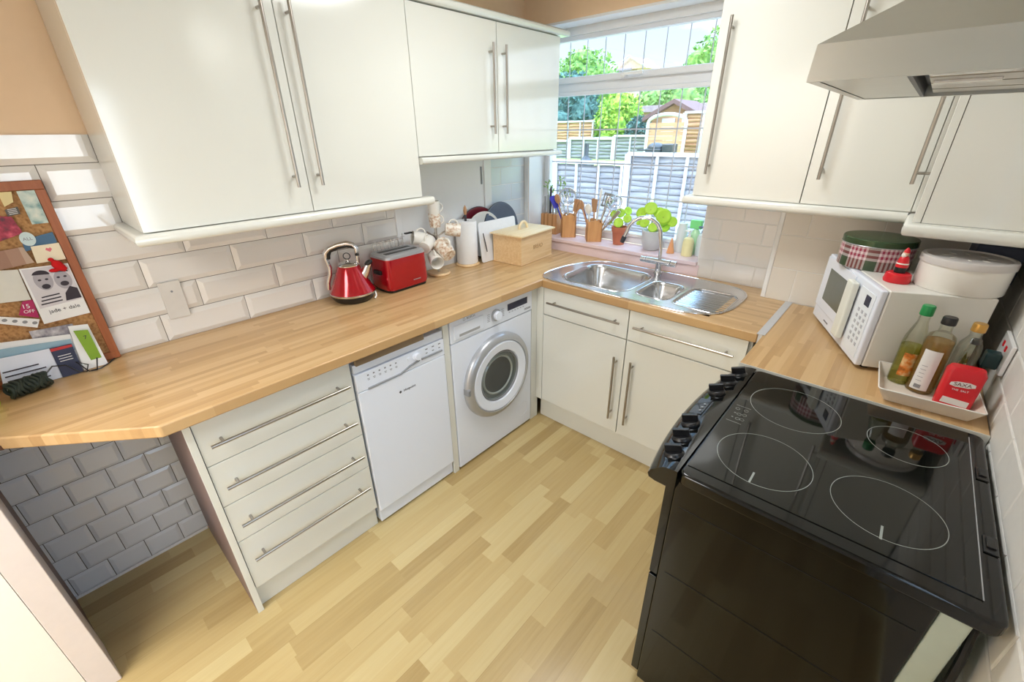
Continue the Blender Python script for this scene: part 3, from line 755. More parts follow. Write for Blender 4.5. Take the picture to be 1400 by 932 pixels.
m = M(); m.tube([(x, y, WT+.0035) for x, y in OL], .0045, 8, closed=True); m.build('rim', CHROME, sk, True)
def loop_rr(x0, x1, y0, y1, r, z): return [(a, b, z) for a, b in rrect(x0, x1, y0, y1, r, 8)]
m = M(); m.tube(loop_rr(.683, 1.087, .070, .454, .09, WT+.006), .0028, 8, closed=True); m.tube(loop_rr(1.118, 1.292, .103, .367, .055, WT+.006), .0028, 8, closed=True); m.tube(loop_rr(1.312, 1.538, .09, .39, .05, WT+.005), .0025, 8, closed=True)
m.build('bowl_edge', CHROME, sk, True)
for x, y, z in ((.885, .262, -.154), (1.205, .235, -.104)):
    m = M(); m.lathe([(0, .004), (.012, .004), (.03, .003), (.04, .006), (.042, 0)], c=(x, y, WT+z), seg=28); m.build('plughole', CHROME, sk, True)
# tap
tp = thing('mixer_tap', 'chrome swan-neck mixer tap behind the sink', 'tap', (1.062, .515, WT+.0055))
m = M(); m.lathe([(0,0), (.026,0), (.026,.006), (.019,.012), (.019,.06), (0,.06)], seg=28); m.build('pillar', CHROME, tp)
m = M(); m.cyl((-.078, 0, .062), (.062, 0, .062), .0175, 24); m.build('crossbar', CHROME, tp, bev=.002)
m = M(); m.cyl((-.112, 0, .062), (-.08, 0, .062), .0165, 24); lab(m.build('lever', CHROME, tp, bev=.003), 'left turning lever')
m = M(); m.cyl((.064, 0, .062), (.096, 0, .062), .0165, 24); lab(m.build('lever', CHROME, tp, bev=.003), 'right turning lever')
pts = [(0, 0, .07), (-.005, -.002, .15), (-.012, -.004, .20)]
ca = math.cos(math.radians(190)); 
R_ = .092
dirx = Vector((-.95, -.31, 0))
c0 = Vector((-.012, -.004, .20))+dirx*R_
pts = [Vector(p) for p in pts]+[c0-dirx*R_*math.cos(a)+Vector((0,0,1))*R_*math.sin(a)*1.05 for a in [PI*.12*i for i in range(1, 8)]]
last = pts[-1]; pts += [last+dirx*.008+Vector((0,0,-.03)), last+dirx*.020+Vector((0,0,-.06))]
m = M(); m.tube(pts, .0105, 14); m.build('spout', CHROME, tp)
e = pts[-1]
m = M(); m.cyl(e, e+dirx*.012+Vector((0,0,-.034)), .0135, 18, .0125); lab(m.build('nozzle', DGREY, tp, bev=.001), 'dark tip of the spout')

# ------------------------------------------------------------------ things on the left worktop
# kettle
kt = thing('kettle', 'red pyramid kettle with a chrome arched handle beside the toaster', 'kettle', (.120, -.822, WT+.001), math.radians(52))
kt.scale = (1.08, 1.08, 1.03)
m = M(); m.lathe([(0,0), (.075,0), (.082,.006), (.094,.022), (.0965,.034), (0,.034)], seg=48); lab(m.build('base', BLACKP, kt), 'black power base')
m = M(); m.lathe([(.0965,.034), (.0985,.037), (.0985,.041), (.0965,.043), (0,.043)], seg=48); m.build('base_ring', CHROME, kt)
m = M(); m.lathe([(.0965,.043), (.088,.060), (.074,.090), (.060,.125), (.050,.150), (.0445,.162), (0,.162)], seg=48); m.build('body', RED, kt)
m = M(); m.lathe([(.0445,.162), (.045,.166), (.042,.170), (.03,.178), (.012,.182), (.006,.184), (.006,.190), (0,.19)], seg=36); ld = m.build('lid', CHROME, kt)
m = M(); m.tube([(.014*math.cos(2*PI*k/24), 0, .204+.014*math.sin(2*PI*k/24)) for k in range(24)], .0022, 8, closed=True); m.build('lid_ring', BLACKP, ld)
m = M(); hp = [(-.100, 0, .052), (-.096, 0, .085), (-.082, 0, .125), (-.078, 0, .155), (-.087, 0, .195), (-.085, 0, .222), (-.065, 0, .242), (-.030, 0, .256), (.006, 0, .262), (.032, 0, .256), (.044, 0, .238), (.044, 0, .205), (.042, 0, .172)]
m.tube(hp, [.008,.009,.010,.010,.010,.011,.011,.011,.011,.010,.010,.009,.008], 12); lab(m.build('handle', CHROME, kt), 'chrome outer handle')
m = M(); m.tube([(p[0]+(.010 if i < 6 else 0), p[1], p[2]-(.010 if 5 <= i <= 9 else 0)) for i, p in enumerate(hp[4:12], 4)], .0095, 10); m.build('handle_grip', BLACKP, kt)
m = M(); m.tube([(.048, 0, .10), (.068, 0, .130), (.082, 0, .158), (.088, 0, .170)], [.024, .019, .014, .013], 14); m.build('spout', CHROME, kt)
m = M(); m.ell((.086, 0, .168), .020, .017, .012, mat=Matrix.Rotation(-.6, 4, 'Y')); m.build('spout_cover', BLACKP, kt)
m = M(); m.tube([(.0965, .0, .030), (.1, -.01, .012), (.094, -.02, .003)], .004, 6); lab(m.build('base_tab', WHITEC, kt), 'small white tab at the base')
# toaster
ts = thing('toaster', 'red two-slice toaster with a wire warming rack', 'toaster', (.126, -.550, WT+.001), math.radians(2))
def srect(hx, hy, r, n=6): return rrect(-hx, hx, -hy, hy, r, n)
def loft(m, secs):
    rs = [m.verts([(x, y, z) for x, y in P]) for P, z in secs]
    for A, B in zip(rs, rs[1:]):
        k = len(A)
        for i in range(k): m.face([A[i], A[(i+1)%k], B[(i+1)%k], B[i]])
    m.face(rs[0][::-1]); m.face(rs[-1])
m = M(); loft(m, [(srect(.076, .120, .03), 0), (srect(.078, .122, .03), .012)]); m.build('foot_plate', BLACKP, ts)
m = M(); loft(m, [(srect(.078, .122, .03), .012), (srect(.083, .127, .03), .03), (srect(.080, .124, .03), .168)]); m.build('body', RED, ts)
m = M(); loft(m, [(srect(.080, .124, .03), .168), (srect(.079, .123, .03), .178), (srect(.070, .114, .025), .187)]); tt = m.build('top_plate', SILVERP, ts); lab(tt, 'silver top plate')
for x in (-.028, .028):
    m = M(); m.box(x-.012, x+.012, -.095, .095, .1865, .1885); m.build('bread_slot', BLACKP, tt)
m = M()
for k in range(9):
    y = -.10+.022*k
    m.tube([(-.055, y, .188), (-.060, y, .235), (-.030, y, .240)], .0015, 6)
m.tube([(-.060, -.105, .225), (-.060, .085, .225)], .0018, 6); m.tube([(-.060, .085, .188), (-.060, .085, .25), (-.04, .12, .25)], .002, 6)
m.build('warming_rack', CHROME, ts)
m = M(); m.box(-.052, -.034, .09, .135, .246, .254); m.build('rack_grip', BLACKP, ts, bev=.003)
m = M(); m.box(-.03, .03, -.137, -.122, .09, .11); m.build('lever', BLACKP, ts, bev=.003)
m = M(); m.box(.0835, .0845, .02, .065, .040, .044); m.build('badge', SILVERP, ts)

# mug tree
MTX, MTY = .118, -.287
mt = thing('mug_tree', 'wooden mug stand holding six hanging mugs', 'mug stand', (MTX, MTY, WT+.001))
m = M(); m.lathe([(0,0), (.060,0), (.064,.006), (.060,.014), (0,.014)], seg=36); m.build('base', BIRCH, mt)
m = M(); m.cyl((0,0,.014), (0,0,.262), .008, 14); m.build('pole', STEEL, mt)
m = M()
pegs = []
for z, a in ((.205, 0.0), (.205, PI*.66), (.205, -PI*.66), (.13, PI*.33), (.13, -PI*.33), (.13, PI)):
    a += math.radians(-40); d = Vector((math.cos(a), math.sin(a), 0)); p = Vector((0,0,z)); q = p+d*.055+Vector((0,0,.028)); m = M(); m.cyl(p, q, .0045, 8); m.build('peg', STEEL, mt); pegs.append((q, a))
def mug_mesh(mat, patt=False):
    """mug opening along +z, handle along +x, origin at base centre"""
    m = M(); m.lathe([(0,.004), (.030,.004), (.034,.02), (.0365,.085), (.039,.088), (.0395,.085), (.0375,.03), (.034,0), (0,0)], seg=30)
    h = M(); h.tube(arc((.034, 0, .045), .026, -PI/2, PI/2, 10, (1,0,0), (0,0,1)), .0045, 8)
    return m, h
def mug(label, loc, rot, mat, group, sx=1.0):
    r = thing('mug', label, 'mug', (0,0,0), 0, group)
    r.rotation_mode = 'QUATERNION'; r.matrix_basis = Matrix.Translation(loc) @ rot.to_4x4() @ Matrix.Diagonal((sx, sx, sx, 1))
    m, h = mug_mesh(mat)
    m.build('body', mat, r); h.build('handle', WHITEC, r)
    return r
def orient(zdir, xdir):
    z = Vector(zdir).normalized(); x = Vector(xdir); x = (x-z*x.dot(z)).normalized(); y = z.cross(x)
    return Matrix(((x.x, y.x, z.x), (x.y, y.y, z.y), (x.z, y.z, z.z)))
B0 = Vector((MTX, MTY, WT))
GM = 'mugs on the mug stand'
PRT = flat('brown_print', (96, 76, 60), .4)
mg = mug('cream mug standing upright on the very top of the mug stand', B0+Vector((0, 0, .266+.062)), orient((0,0,1), (.4,.9,0)), WHITEC, GM, .82)
m = M(); m.lathe([(.0372,.032), (.0378,.058)], seg=12); bmesh.ops.delete(m.b, geom=[f for f in m.b.faces if f.calc_center_median().x > -.4 and f.calc_center_median().y > -.008], context='FACES'); m.build('printed_band', PRT, mg)
mug('cream patterned mug stacked below the topmost mug of the stand', B0+Vector((0, 0, .264)), orient((0,0,1), (.5,.9,0)), PATC, GM, .82)
# hanging mugs: handle over the peg (mug hangs below peg, opening outwards)
spec = [
 ((.055, .075, .245), (.55, .75, -.12), (-.2,-.4,1), PATC, 'patterned mug hanging on the right of the stand with its cream rim facing right'),
 ((.012, -.075, .185), (-.45, .85, .30), (.1,0,1), WHITEC, 'plain white mug hanging on the left of the stand with its base showing'),
 ((.085, -.010, .150), (-.75, .05, .50), (.3,0,1), PATC, 'large floral mug hanging at the front of the stand with a looped handle'),
 ((.055, -.062, .105), (.85, -.35, -.25), (-.3,0,1), WHITEC, 'white mug hanging low at the front left of the stand, open end forward'),
 ((-.055, .030, .165), (-.6, .5, .2), (0,0,1), PATC, 'patterned mug hanging at the rear of the stand near the wall'),
 ((-.020, -.095, .215), (-.3, -.8, .2), (.2,0,1), WHITEC, 'white mug hanging upper left of the stand above the toaster end'),
]
for off, zd, xd, mat, lb in spec:
    z = Vector(zd).normalized(); c = B0+Vector(off)
    mug(lb, c-z*.04, orient(zd, xd), mat, GM, .92 if 'large' not in lb else 1.12)

# kitchen roll
kr = thing('kitchen_roll_holder', 'wooden kitchen roll holder with a knobbed pole next to the mug stand', 'kitchen roll holder', (.098, -.045, WT+.001))
m = M(); m.lathe([(0,0), (.070,0), (.072,.006), (.066,.014), (0,.014)], seg=36); m.build('base', BIRCH, kr)
m = M(); m.cyl((0,0,.014), (0,0,.30), .007, 12); m.build('pole', DGREY, kr)
m = M(); m.lathe([(0,.29), (.007,.295), (.011,.315), (.008,.335), (0,.35)], seg=16); m.build('knob', SPOONW, kr)
m = M(); m.lathe([(.020,.016), (.062,.016), (.063,.02), (.063,.258), (.061,.262), (.022,.262), (.020,.258), (.020,.016)], c=(.098, -.045, WT), seg=48)
tag(m.build('kitchen_roll', PAPER), 'fat white paper kitchen roll standing on its wooden holder', 'kitchen roll')

# trays, pans and boards leaning against wall
def disc(name, label, cat, c, r, tilt, mat, rim=None, th=.008, ry=None):
    o = thing(name, label, cat, c, 0)
    R = Matrix.Rotation(PI/2-tilt, 4, 'Y')
    m = M(); m.lathe([(0,-th/2), (r*.95,-th/2), (r,-th/2+.004), (r,th/2), (r*.93,th/2), (r*.88,0), (0,0)], seg=48, mat=R, sy=(ry or 1)); m.build('plate', mat, o)
    if rim:
        m = M(); m.tube([R @ Vector((r*math.cos(2*PI*k/48), r*(ry or 1)*math.sin(2*PI*k/48), 0)) for k in range(48)], .004, 8, closed=True); m.build('rim', rim, o)
    return o
PANM = flat('grey_blue_nonstick', (92, 104, 122), .35, noise=.05)
disc('round_pan', 'round blue-grey pan leaning on the wall behind the white board', 'pan', (.062, .300, 1.088), .155, .12, PANM, DGREY)
disc('serving_tray', 'dark brown oval tray edge leaning behind the kitchen roll', 'tray', (.032, .120, 1.080), .152, .04, DRED, DGREY, ry=1.1)
disc('dinner_tray', 'pale round tray leaning between the brown tray and blue-grey pan', 'tray', (.058, .140, 1.068), .138, .06, WHITEC, ry=1.1)
m = M(); Rb = Matrix.Translation((.150, .19, WT+.002)) @ Matrix.Rotation(-.12, 4, 'Y')
m.prism(rrect(-.165, .165, 0, .240, .015), 0, .006, mat=Rb @ frame4((0,0,0), (0,1,0), (1,0,0)))
cbd = tag(m.build('chopping_board', flat('white_board_plastic', (236, 238, 242), .35), bev=.001), 'white rectangular chopping board leaning beside the kitchen roll', 'chopping board')
m = M(); m.tube([(.148, .045, 1.10), (.16, .05, 1.04), (.168, .055, .99)], [.003, .004, .003], 6); m.tube([(.149, .05, .95), (.15, .053, .93)], .004, 6)
tag(m.build('slim_knife', DGREY), 'thin dark utensil standing between the kitchen roll and white board', 'utensil')

# bread bin
BBA = math.atan2(.493-.135, .354-.383)
bb = thing('bread_bin', 'pale wooden bread bin with arched lid handle in the corner', 'bread bin', (.378, .130, WT+.001), BBA)
# local x along front (toward window), local y toward the wall
L_, D_, Hb = .335, .215, .168
m = M(); slab = [(0,0),(L_,0),(L_,D_),(0,D_)]
m.prism([(-.004,-.004),(L_+.004,-.004),(L_+.004,D_+.004),(-.004,D_+.004)], 0, .006); m.prism(slab, .006, Hb); m.build('box', BIRCH, bb, bev=.002)
m = M(); m.prism([(-.014,-.014),(L_+.014,-.014),(L_+.014,D_+.014),(-.014,D_+.014)], Hb+.001, Hb+.010, top=[(-.014,-.014),(L_+.014,-.014),(L_+.014,D_+.014),(-.014,D_+.014)])
m.prism([(-.008,-.008),(L_+.008,-.008),(L_+.008,D_+.008),(-.008,D_+.008)], Hb+.010, Hb+.018, top=[(.01,.01),(L_-.01,.01),(L_-.01,D_-.01),(.01,D_-.01)])
ldd = m.build('lid', BIRCHL, bb, bev=.002)
m = M(); m.tube(arc((L_*.50, D_*.5, Hb+.016), .042, 0, PI, 14, (1,0,0), (0,0,1)), .008, 10); m.build('lid_handle', BIRCHL, ldd)
W_ = WM[bb.name]
text('BREAD', .034, flat('burnt_lettering', (176, 138, 96), .6), bb, W_ @ frame4((L_*.52, -.0008, .088), (1,0,0), (0,-1,0)), 'lettering', .0004)

# ------------------------------------------------------------------ corkboard and papers
kb = thing('cork_noticeboard', 'cork noticeboard in a reddish wooden frame leaning on the tiles', 'noticeboard', (.02, -1.9, WT))
KY0, KY1, KZ0, KZ1 = -2.118, -1.700, WT+.003, 1.527
m = M(); m.box(.009, .022, KY0+.02, KY1-.02, KZ0+.02, KZ1-.02); m.build('cork_panel', CORK, kb, True)
m = M(); m.box(.008, .032, KY0, KY1, KZ1-.026, KZ1); m.box(.008, .032, KY0, KY1, KZ0, KZ0+.026); m.box(.008, .032, KY1-.024, KY1, KZ0+.026, KZ1-.026); m.box(.008, .032, KY0, KY0+.02, KZ0+.026, KZ1-.026)
m.build('frame', FRAMEW, kb, True, bev=.002)
def paper(name, label, cat, pts, x, mat, th=.0008, group='papers pinned to the cork noticeboard', x2=None):
    m = M(); x2 = x if x2 is None else x2
    zs = [p[1] for p in pts]; z0, z1 = min(zs), max(zs)
    X = lambda z: x2+(x-x2)*(z-z0)/(z1-z0+1e-9)
    a = m.verts([(X(z), y, z) for y, z in pts]); b = m.verts([(X(z)+th, y, z) for y, z in pts]); n = len(pts)
    m.face(a); m.face(b)
    for i in range(n): m.face([a[i], a[(i+1)%n], b[(i+1)%n], b[i]])
    return tag(m.build(name, mat), label, cat, group)
def on_paper(m, x, pts, th=.0004):
    a = m.verts([(x, y, z) for y, z in pts]); b = m.verts([(x+th, y, z) for y, z in pts]); n = len(pts)
    m.face(a); m.face(b)
    for i in range(n): m.face([a[i], a[(i+1)%n], b[(i+1)%n], b[i]])
def ellp(cy_, cz_, ry, rz, n=20, a0=0, a1=2*PI): return [(cy_+ry*math.cos(a0+(a1-a0)*i/n), cz_+rz*math.sin(a0+(a1-a0)*i/n)) for i in range(n)]
SEAP = speckle('sea_photo', [(74, 136, 140), (190, 206, 196), (226, 228, 214)], 30, .4)
PINKP = speckle('pink_dark_photo', [(60, 20, 30), (160, 30, 60), (216, 90, 110)], 45, .4)
BRICKP = staves('brick_photo', [(150, 110, 90), (176, 140, 118), (200, 180, 160)], .012, .03, 'y', .5)
GREYPH = speckle('grey_photo', [(60, 54, 70), (150, 146, 156), (206, 204, 208)], 40, .4)
PALEY = flat('pale_yellow_paper', (232, 214, 160), .8); BLUEC = flat('blue_card', (72, 110, 142), .6); MAG = flat('magenta_card', (176, 24, 92), .5)
NAVYC = flat('navy_card', (44, 50, 78), .6); LIME = flat('lime_card', (132, 170, 50), .6); CRM = flat('cream_card', (242, 230, 202), .8)
FELT = flat('red_felt', (204, 20, 26), .95); INK = flat('dark_ink', (56, 50, 60), .7); PALEB = flat('pale_blue_print', (150, 182, 200), .6)
PNK = flat('pink_print', (226, 120, 130), .7); SKIN = flat('grey_portrait_tone', (172, 168, 176), .6); REDC = flat('red_band', (196, 60, 60), .6)
p = paper('photo_print', 'blue-green and white photo print at the top right of the noticeboard', 'photo', [(-1.762,1.404),(-1.7255,1.404),(-1.724,1.500),(-1.762,1.500)], .0335, SEAP)
paper('paper_note', 'pale yellow cut note at the top of the noticeboard', 'note', [(-1.800,1.460),(-1.778,1.471),(-1.772,1.500),(-1.800,1.500)], .0325, PALEY)
p = paper('text_label', 'small grey printed label left of the blue-green photo', 'label', [(-1.803,1.433),(-1.775,1.437),(-1.774,1.458),(-1.803,1.452)], .035, flat('grey_label', (96, 92, 88), .7))
m = M()
for k in range(4): on_paper(m, .036, [(-1.798,1.4375+k*.0045),(-1.779,1.4395+k*.0045),(-1.779,1.441+k*.0045),(-1.798,1.439+k*.0045)])
m.build('print_lines', PAPER, p)
paper('photo_print', 'dark pink photo at the left of the noticeboard above the brick picture', 'photo', [(-1.846,1.365),(-1.789,1.382),(-1.796,1.431),(-1.826,1.437)], .032, PINKP)
paper('postcard', 'blue postcard under the round white sticker', 'postcard', [(-1.803,1.328),(-1.727,1.343),(-1.727,1.376),(-1.800,1.362)], .0305+.003, BLUEC)
p = paper('round_sticker', 'round white sticker with lettering on the blue postcard', 'sticker', ellp(-1.786, 1.364, .017, .021), .036, flat('pale_sticker', (206, 224, 226), .5))
text('ALL', .013, GREYM, p, frame4((.0372, -1.786, 1.364), (0,1,0), (1,0,0)))
p = paper('greeting_card', 'cream card with a small pink heart beneath the blue postcard', 'card', [(-1.792,1.289),(-1.7245,1.290),(-1.7245,1.342),(-1.788,1.341)], .0365, CRM)
m = M(); on_paper(m, .0374, [(-1.752,1.318),(-1.745,1.326),(-1.748,1.332),(-1.752,1.329),(-1.757,1.332),(-1.760,1.326)]); m.build('heart_print', PNK, p)
paper('photo_print', 'photo of rows of pale bricks at the left edge of the noticeboard', 'photo', [(-1.878,1.285),(-1.796,1.293),(-1.804,1.343),(-1.862,1.339)], .0345, BRICKP)
p = paper('photo_card', 'white card with a grey photo of two heads and handwriting', 'card', [(-1.841,1.100),(-1.727,1.105),(-1.7255,1.276),(-1.835,1.281)], .038, PAPER)
m = M(); on_paper(m, .0389, [(-1.833,1.150),(-1.728,1.158),(-1.728,1.274),(-1.831,1.277)]); m.build('photo_area', flat('photo_ground', (214, 210, 214), .5), p)
m = M(); on_paper(m, .0394, ellp(-1.796, 1.236, .021, .032)); on_paper(m, .0394, ellp(-1.753, 1.228, .020, .030)); m.build('two_heads', SKIN, p)
m = M()
for c in (-1.796, -1.753):
    on_paper(m, .0399, ellp(c, 1.252, .020, .016, 12, 0, PI)); on_paper(m, .0399, ellp(c, 1.216, .010, .008)); on_paper(m, .0399, ellp(c-.008, 1.238, .004, .003)); on_paper(m, .0399, ellp(c+.008, 1.238, .004, .003))
for k in range(3): on_paper(m, .0399, [(-1.826+.004*k,1.160+k*.011),(-1.775,1.163+k*.011),(-1.775,1.167+k*.011),(-1.826+.004*k,1.164+k*.011)])
on_paper(m, .0399, [(-1.768,1.160),(-1.730,1.162),(-1.730,1.195),(-1.745,1.205),(-1.762,1.185)]); m.build('photo_darks', INK, p)
text('jade + dale', .017, INK, p, frame4((.0392, -1.780, 1.136), (0,1,.03), (1,0,0)))
m = M(); m.tube([(.046, -1.756, 1.292), (.045, -1.752, 1.282), (.044, -1.746, 1.268), (.044, -1.736, 1.258)], [.005, .013, .013, .007], 10); m.ell((.046, -1.759, 1.296), .007, .007, .006); m.ell((.044, -1.762, 1.262), .006, .013, .006)
tag(m.build('felt_bird', FELT), 'little red felt bird pinned over the photo card', 'decoration')
paper('paper_sheet', 'plain white sheet at the left of the photo card', 'paper', [(-1.914,1.190),(-1.842,1.183),(-1.837,1.279),(-1.880,1.285)], .033, flat('off_white_paper', (224, 222, 212), .8))
p = paper('voucher', 'magenta 15 percent off voucher left of the photo card', 'voucher', [(-1.883,1.143),(-1.8445,1.122),(-1.8385,1.182),(-1.862,1.182)], .0345, MAG)
text('15', .019, PAPER, p, frame4((.0356, -1.860, 1.165), (0,1,-.1), (1,0,0))); text('OFF', .014, PAPER, p, frame4((.0356, -1.858, 1.148), (0,1,-.1), (1,0,0)))
p = paper('paper_strip', 'white paper strip with small grey animals below the voucher', 'paper', [(-1.933,1.132),(-1.859,1.093),(-1.845,1.118),(-1.926,1.153)], .0365, PAPER)
m = M()
for k in range(4): on_paper(m, .0374, ellp(-1.916+k*.019, 1.137-.009*k, .006, .005, 10))
m.build('animal_prints', GREYM, p)
GB = 'leaflets propped at the foot of the noticeboard'
paper('photo_print', 'sepia photo edge showing above the propped leaflets', 'photo', [(-1.881,.99),(-1.780,.99),(-1.780,1.081),(-1.881,1.087)], .036, GREYPH, group=GB)
p = paper('leaflet', 'wide white leaflet with a row of people behind the letter', 'leaflet', [(-1.976,WT+.002),(-1.800,WT+.002),(-1.797,1.050),(-1.954,1.074)], .040, PAPER, group=GB, x2=.052)
m = M(); on_paper(m, .0475, [(-1.968,1.012),(-1.802,.995),(-1.801,1.035),(-1.962,1.056)]); m.build('picture_band', PALEB, p)
m = M()
for k in range(9): on_paper(m, .0482, ellp(-1.955+k*.0175, 1.012-.0012*k, .0055, .010, 10))
m.build('people_print', INK, p)
p = paper('brochure', 'white and lime green brochure propped by the right frame of the noticeboard', 'brochure', [(-1.806,WT+.002),(-1.742,WT+.002),(-1.746,1.071),(-1.793,1.078)], .045, PAPER, group=GB, x2=.062)
m = M(); on_paper(m, .0568, [(-1.778,.942),(-1.750,.936),(-1.752,1.055),(-1.786,1.062)], .003); m.build('green_field', LIME, p)
text('7', .018, INK, p, frame4((.0605, -1.766, 1.032), (0,1,0), (1,0,0)))
p = paper('letter', 'white typed letter leaning in front of the leaflets', 'letter', [(-1.993,WT+.002),(-1.861,WT+.002),(-1.856,1.023),(-1.970,1.030)], .055, flat('cool_white_paper', (226, 230, 242), .8), group=GB, x2=.068)
m = M()
for k in range(4): on_paper(m, .0675-.0, [(-1.975,.985-.016*k),(-1.895+.012*(k%2),.984-.016*k),(-1.895+.012*(k%2),.988-.016*k),(-1.975,.989-.016*k)])
m.build('typed_lines', INK, p)
p = paper('booklet', 'navy booklet with a red band standing right of the letter', 'booklet', [(-1.860,WT+.002),(-1.808,WT+.002),(-1.804,1.023),(-1.857,1.024)], .058, NAVYC, group=GB, x2=.072)
m = M(); on_paper(m, .060, [(-1.857,1.003),(-1.8055,1.002),(-1.8045,1.021),(-1.8565,1.022)]); m.build('red_band', REDC, p)
m = M()
for k in range(4): on_paper(m, .066, [(-1.848,.992-.009*k),(-1.816,.992-.009*k),(-1.816,.994-.009*k),(-1.848,.994-.009*k)])
m.build('small_print', PAPER, p)
# coil of dark cord and its lead
cb_ = thing('cord_bundle', 'dark green bundle of coiled cord lying before the leaflets', 'cord', (.115, -1.935, WT), math.radians(-75))
DGREEN = flat('dark_green_cord', (34, 44, 34), .7, noise=.3, nscale=120)
m = M()
for k in range(11):
    rr = .020+.0012*(k % 3); xx = -.042+.0085*k
    m.tube([(xx+.004*math.sin(t*3+k), (rr+.006)*math.cos(t), .0265+rr*math.sin(t)) for t in [2*PI*i/20 for i in range(20)]], .0048, 8, closed=True)
m.ell((0,0,.0265), .045, .022, .018); m.build('coil', DGREEN, cb_)
m = M(); m.tube([(.10, -1.90, .950), (.07, -1.87, .968), (.078, -1.84, .962), (.085, -1.818, .930), (.088, -1.80, .925), (.080, -1.79, .945), (.078, -1.815, .965), (.090, -1.795, .925), (.098, -1.775, .924), (.080, -1.762, .960)], .0022, 6)
m.tube([(.09, -1.79, .925), (.088, -1.765, .923), (.062, -1.740, .923), (.02, -1.712, .924)], .0022, 6); m.build('lead', BLACKP, cb_, True)
m = M(); m.lathe([(0,0),(.03,0),(.034,.01),(.030,.035),(.02,.05),(0,.055)], c=(.150,-2.035,WT+.001), seg=20)
tag(m.build('sponge', flat('neon_yellow', (206, 240, 40), .7, noise=.1)), 'neon yellow soft ball at the left edge of the worktop', 'sponge')

# socket cover on the left tiles
m = M(); m.prism(rrect(-1.523, -1.454, 1.006, 1.150, .004), .0085, .0175, mat=Matrix(((0,0,1,0),(1,0,0,0),(0,1,0,0),(0,0,0,1))))
sp_ = tag(m.build('socket_plate', flat('pale_grey_plate', (226, 222, 216), .4), bev=.002), 'blank pale plate fixed on the tiles above the drawers', 'wall plate')
m = M(); m.cyl((.0172,-1.488,1.112),(.0185,-1.488,1.112),.004,12); m.build('screw_cap', GREYM, sp_)

# ------------------------------------------------------------------ window sill things
SZ = OZ0+.0005
def pt_box(name, label, x, y, s, h, rz):
    o = thing(name, label, 'utensil holder', (x, y, SZ), rz)
    t = .007
    m = M()
    def wall(p, q, n):
        # board with a peaked top
        p, q = Vector(p), Vector(q); u = (q-p); nn = Vector(n)*t
        a = [p, q, q+Vector((0,0,h-.022)), p+u*.62+Vector((0,0,h)), p+Vector((0,0,h-.012))]
        A = m.verts(a); B = m.verts([v-nn for v in a]); k = len(a)
        m.face(A); m.face(B)
        for i in range(k): m.face([A[i], A[(i+1)%k], B[(i+1)%k], B[i]])
    wall((-s,-s,0),(s,-s,0),(0,-1,0)); wall((s,-s,0),(s,s,0),(1,0,0)); wall((s,s,0),(-s,s,0),(0,1,0)); wall((-s,s,0),(-s,-s,0),(-1,0,0))
    m.box(-s+t, s-t, -s+t, s-t, 0, t)
    m.build('box', BOXW, o); return o
BX1, BX2 = (.318, .690), (.520, .688)
pt_box('utensil_box', 'square wooden utensil box on the sill beside the knife block', BX1[0], BX1[1], .048, .150, math.radians(40))
pt_box('utensil_box', 'square wooden utensil box on the sill beside the terracotta pot', BX2[0], BX2[1], .048, .135, math.radians(38))
def spoon(m, h, r=.02, w=.0045, fl=.4):
    m.tube([(0,0,0),(0,0,h*.5),(0,0,h-.04)], [w*.8, w, w*1.1], 8); m.ell((0,0,h-.02), r, r*fl, .032)
def spatula(m, h, w=.028, slots=False):
    m.tube([(0,0,0),(0,0,h-.08)], .005, 8)
    if slots:
        for k in range(4): m.box(-w+k*w*.6, -w+k*w*.6+w*.26, -.0015, .0015, h-.085, h-.005)
        m.box(-w, w*1.06, -.0015, .0015, h-.085, h-.075); m.box(-w, w*1.06, -.0015, .0015, h-.012, h)
    else: m.prism([(-w*.7,h-.085),(w*.7,h-.085),(w,h-.01),(w*.6,h),(-w,h-.006)], -.002, .002, mat=Matrix(((1,0,0,0),(0,0,1,0),(0,1,0,0),(0,0,0,1))))
def whisk(m, h):
    m.cyl((0,0,0),(0,0,h*.45),.008,10)
    for k in range(5):
        a = PI*k/5
        m.tube([(math.cos(a)*r, math.sin(a)*r, z) for r, z in ((.004,h*.45),(.02,h*.6),(.034,h*.8),(.026,h*.95),(0,h),(-.026,h*.95),(-.034,h*.8),(-.02,h*.6),(-.004,h*.45))], .0012, 5)
def sieve(m, h, r=.05):
    m.tube([(0,0,0),(0,0,h-2*r)], .004, 8)
    m.tube([(r*math.cos(2*PI*k/30), 0, h-r+r*math.sin(2*PI*k/30)) for k in range(30)], .003, 8, closed=True)
def ladle(m, h, r=.03):
    m.tube([(0,0,0),(0,0,h-.05),(0,.01,h-.03)], .0038, 8); m.ell((0,.012,h-.02), r, r*.7, r*.9)
def utens(name, label, cat, base, lean, az, fn, mat, spin=0, **kw):
    m = M(); fn(m, **kw)
    o = m.build(name, mat)
    q = Matrix.Translation(base) @ Matrix.Rotation(az, 4, 'Z') @ Matrix.Rotation(lean, 4, 'Y') @ Matrix.Rotation(spin, 4, 'Z')
    o.matrix_basis = q
    if fn is sieve:
        r, h = kw.get('r', .05), kw['h']
        d = M(); d.lathe([(r,0),(r*.85,r*.35),(r*.5,r*.6),(0,r*.7)], seg=24, mat=Matrix(((1,0,0,0),(0,0,1,0),(0,1,0,h-r),(0,0,0,1)))); d.build('mesh_bowl', MESH, o)
    return tag(o, label, cat, 'utensils in the wooden sill boxes')
MESH = thin_glass('sieve_mesh', (.80, .82, .86), .22, .2)
b1 = Vector((BX1[0], BX1[1], SZ+.012)); b2 = Vector((BX2[0], BX2[1], SZ+.012))
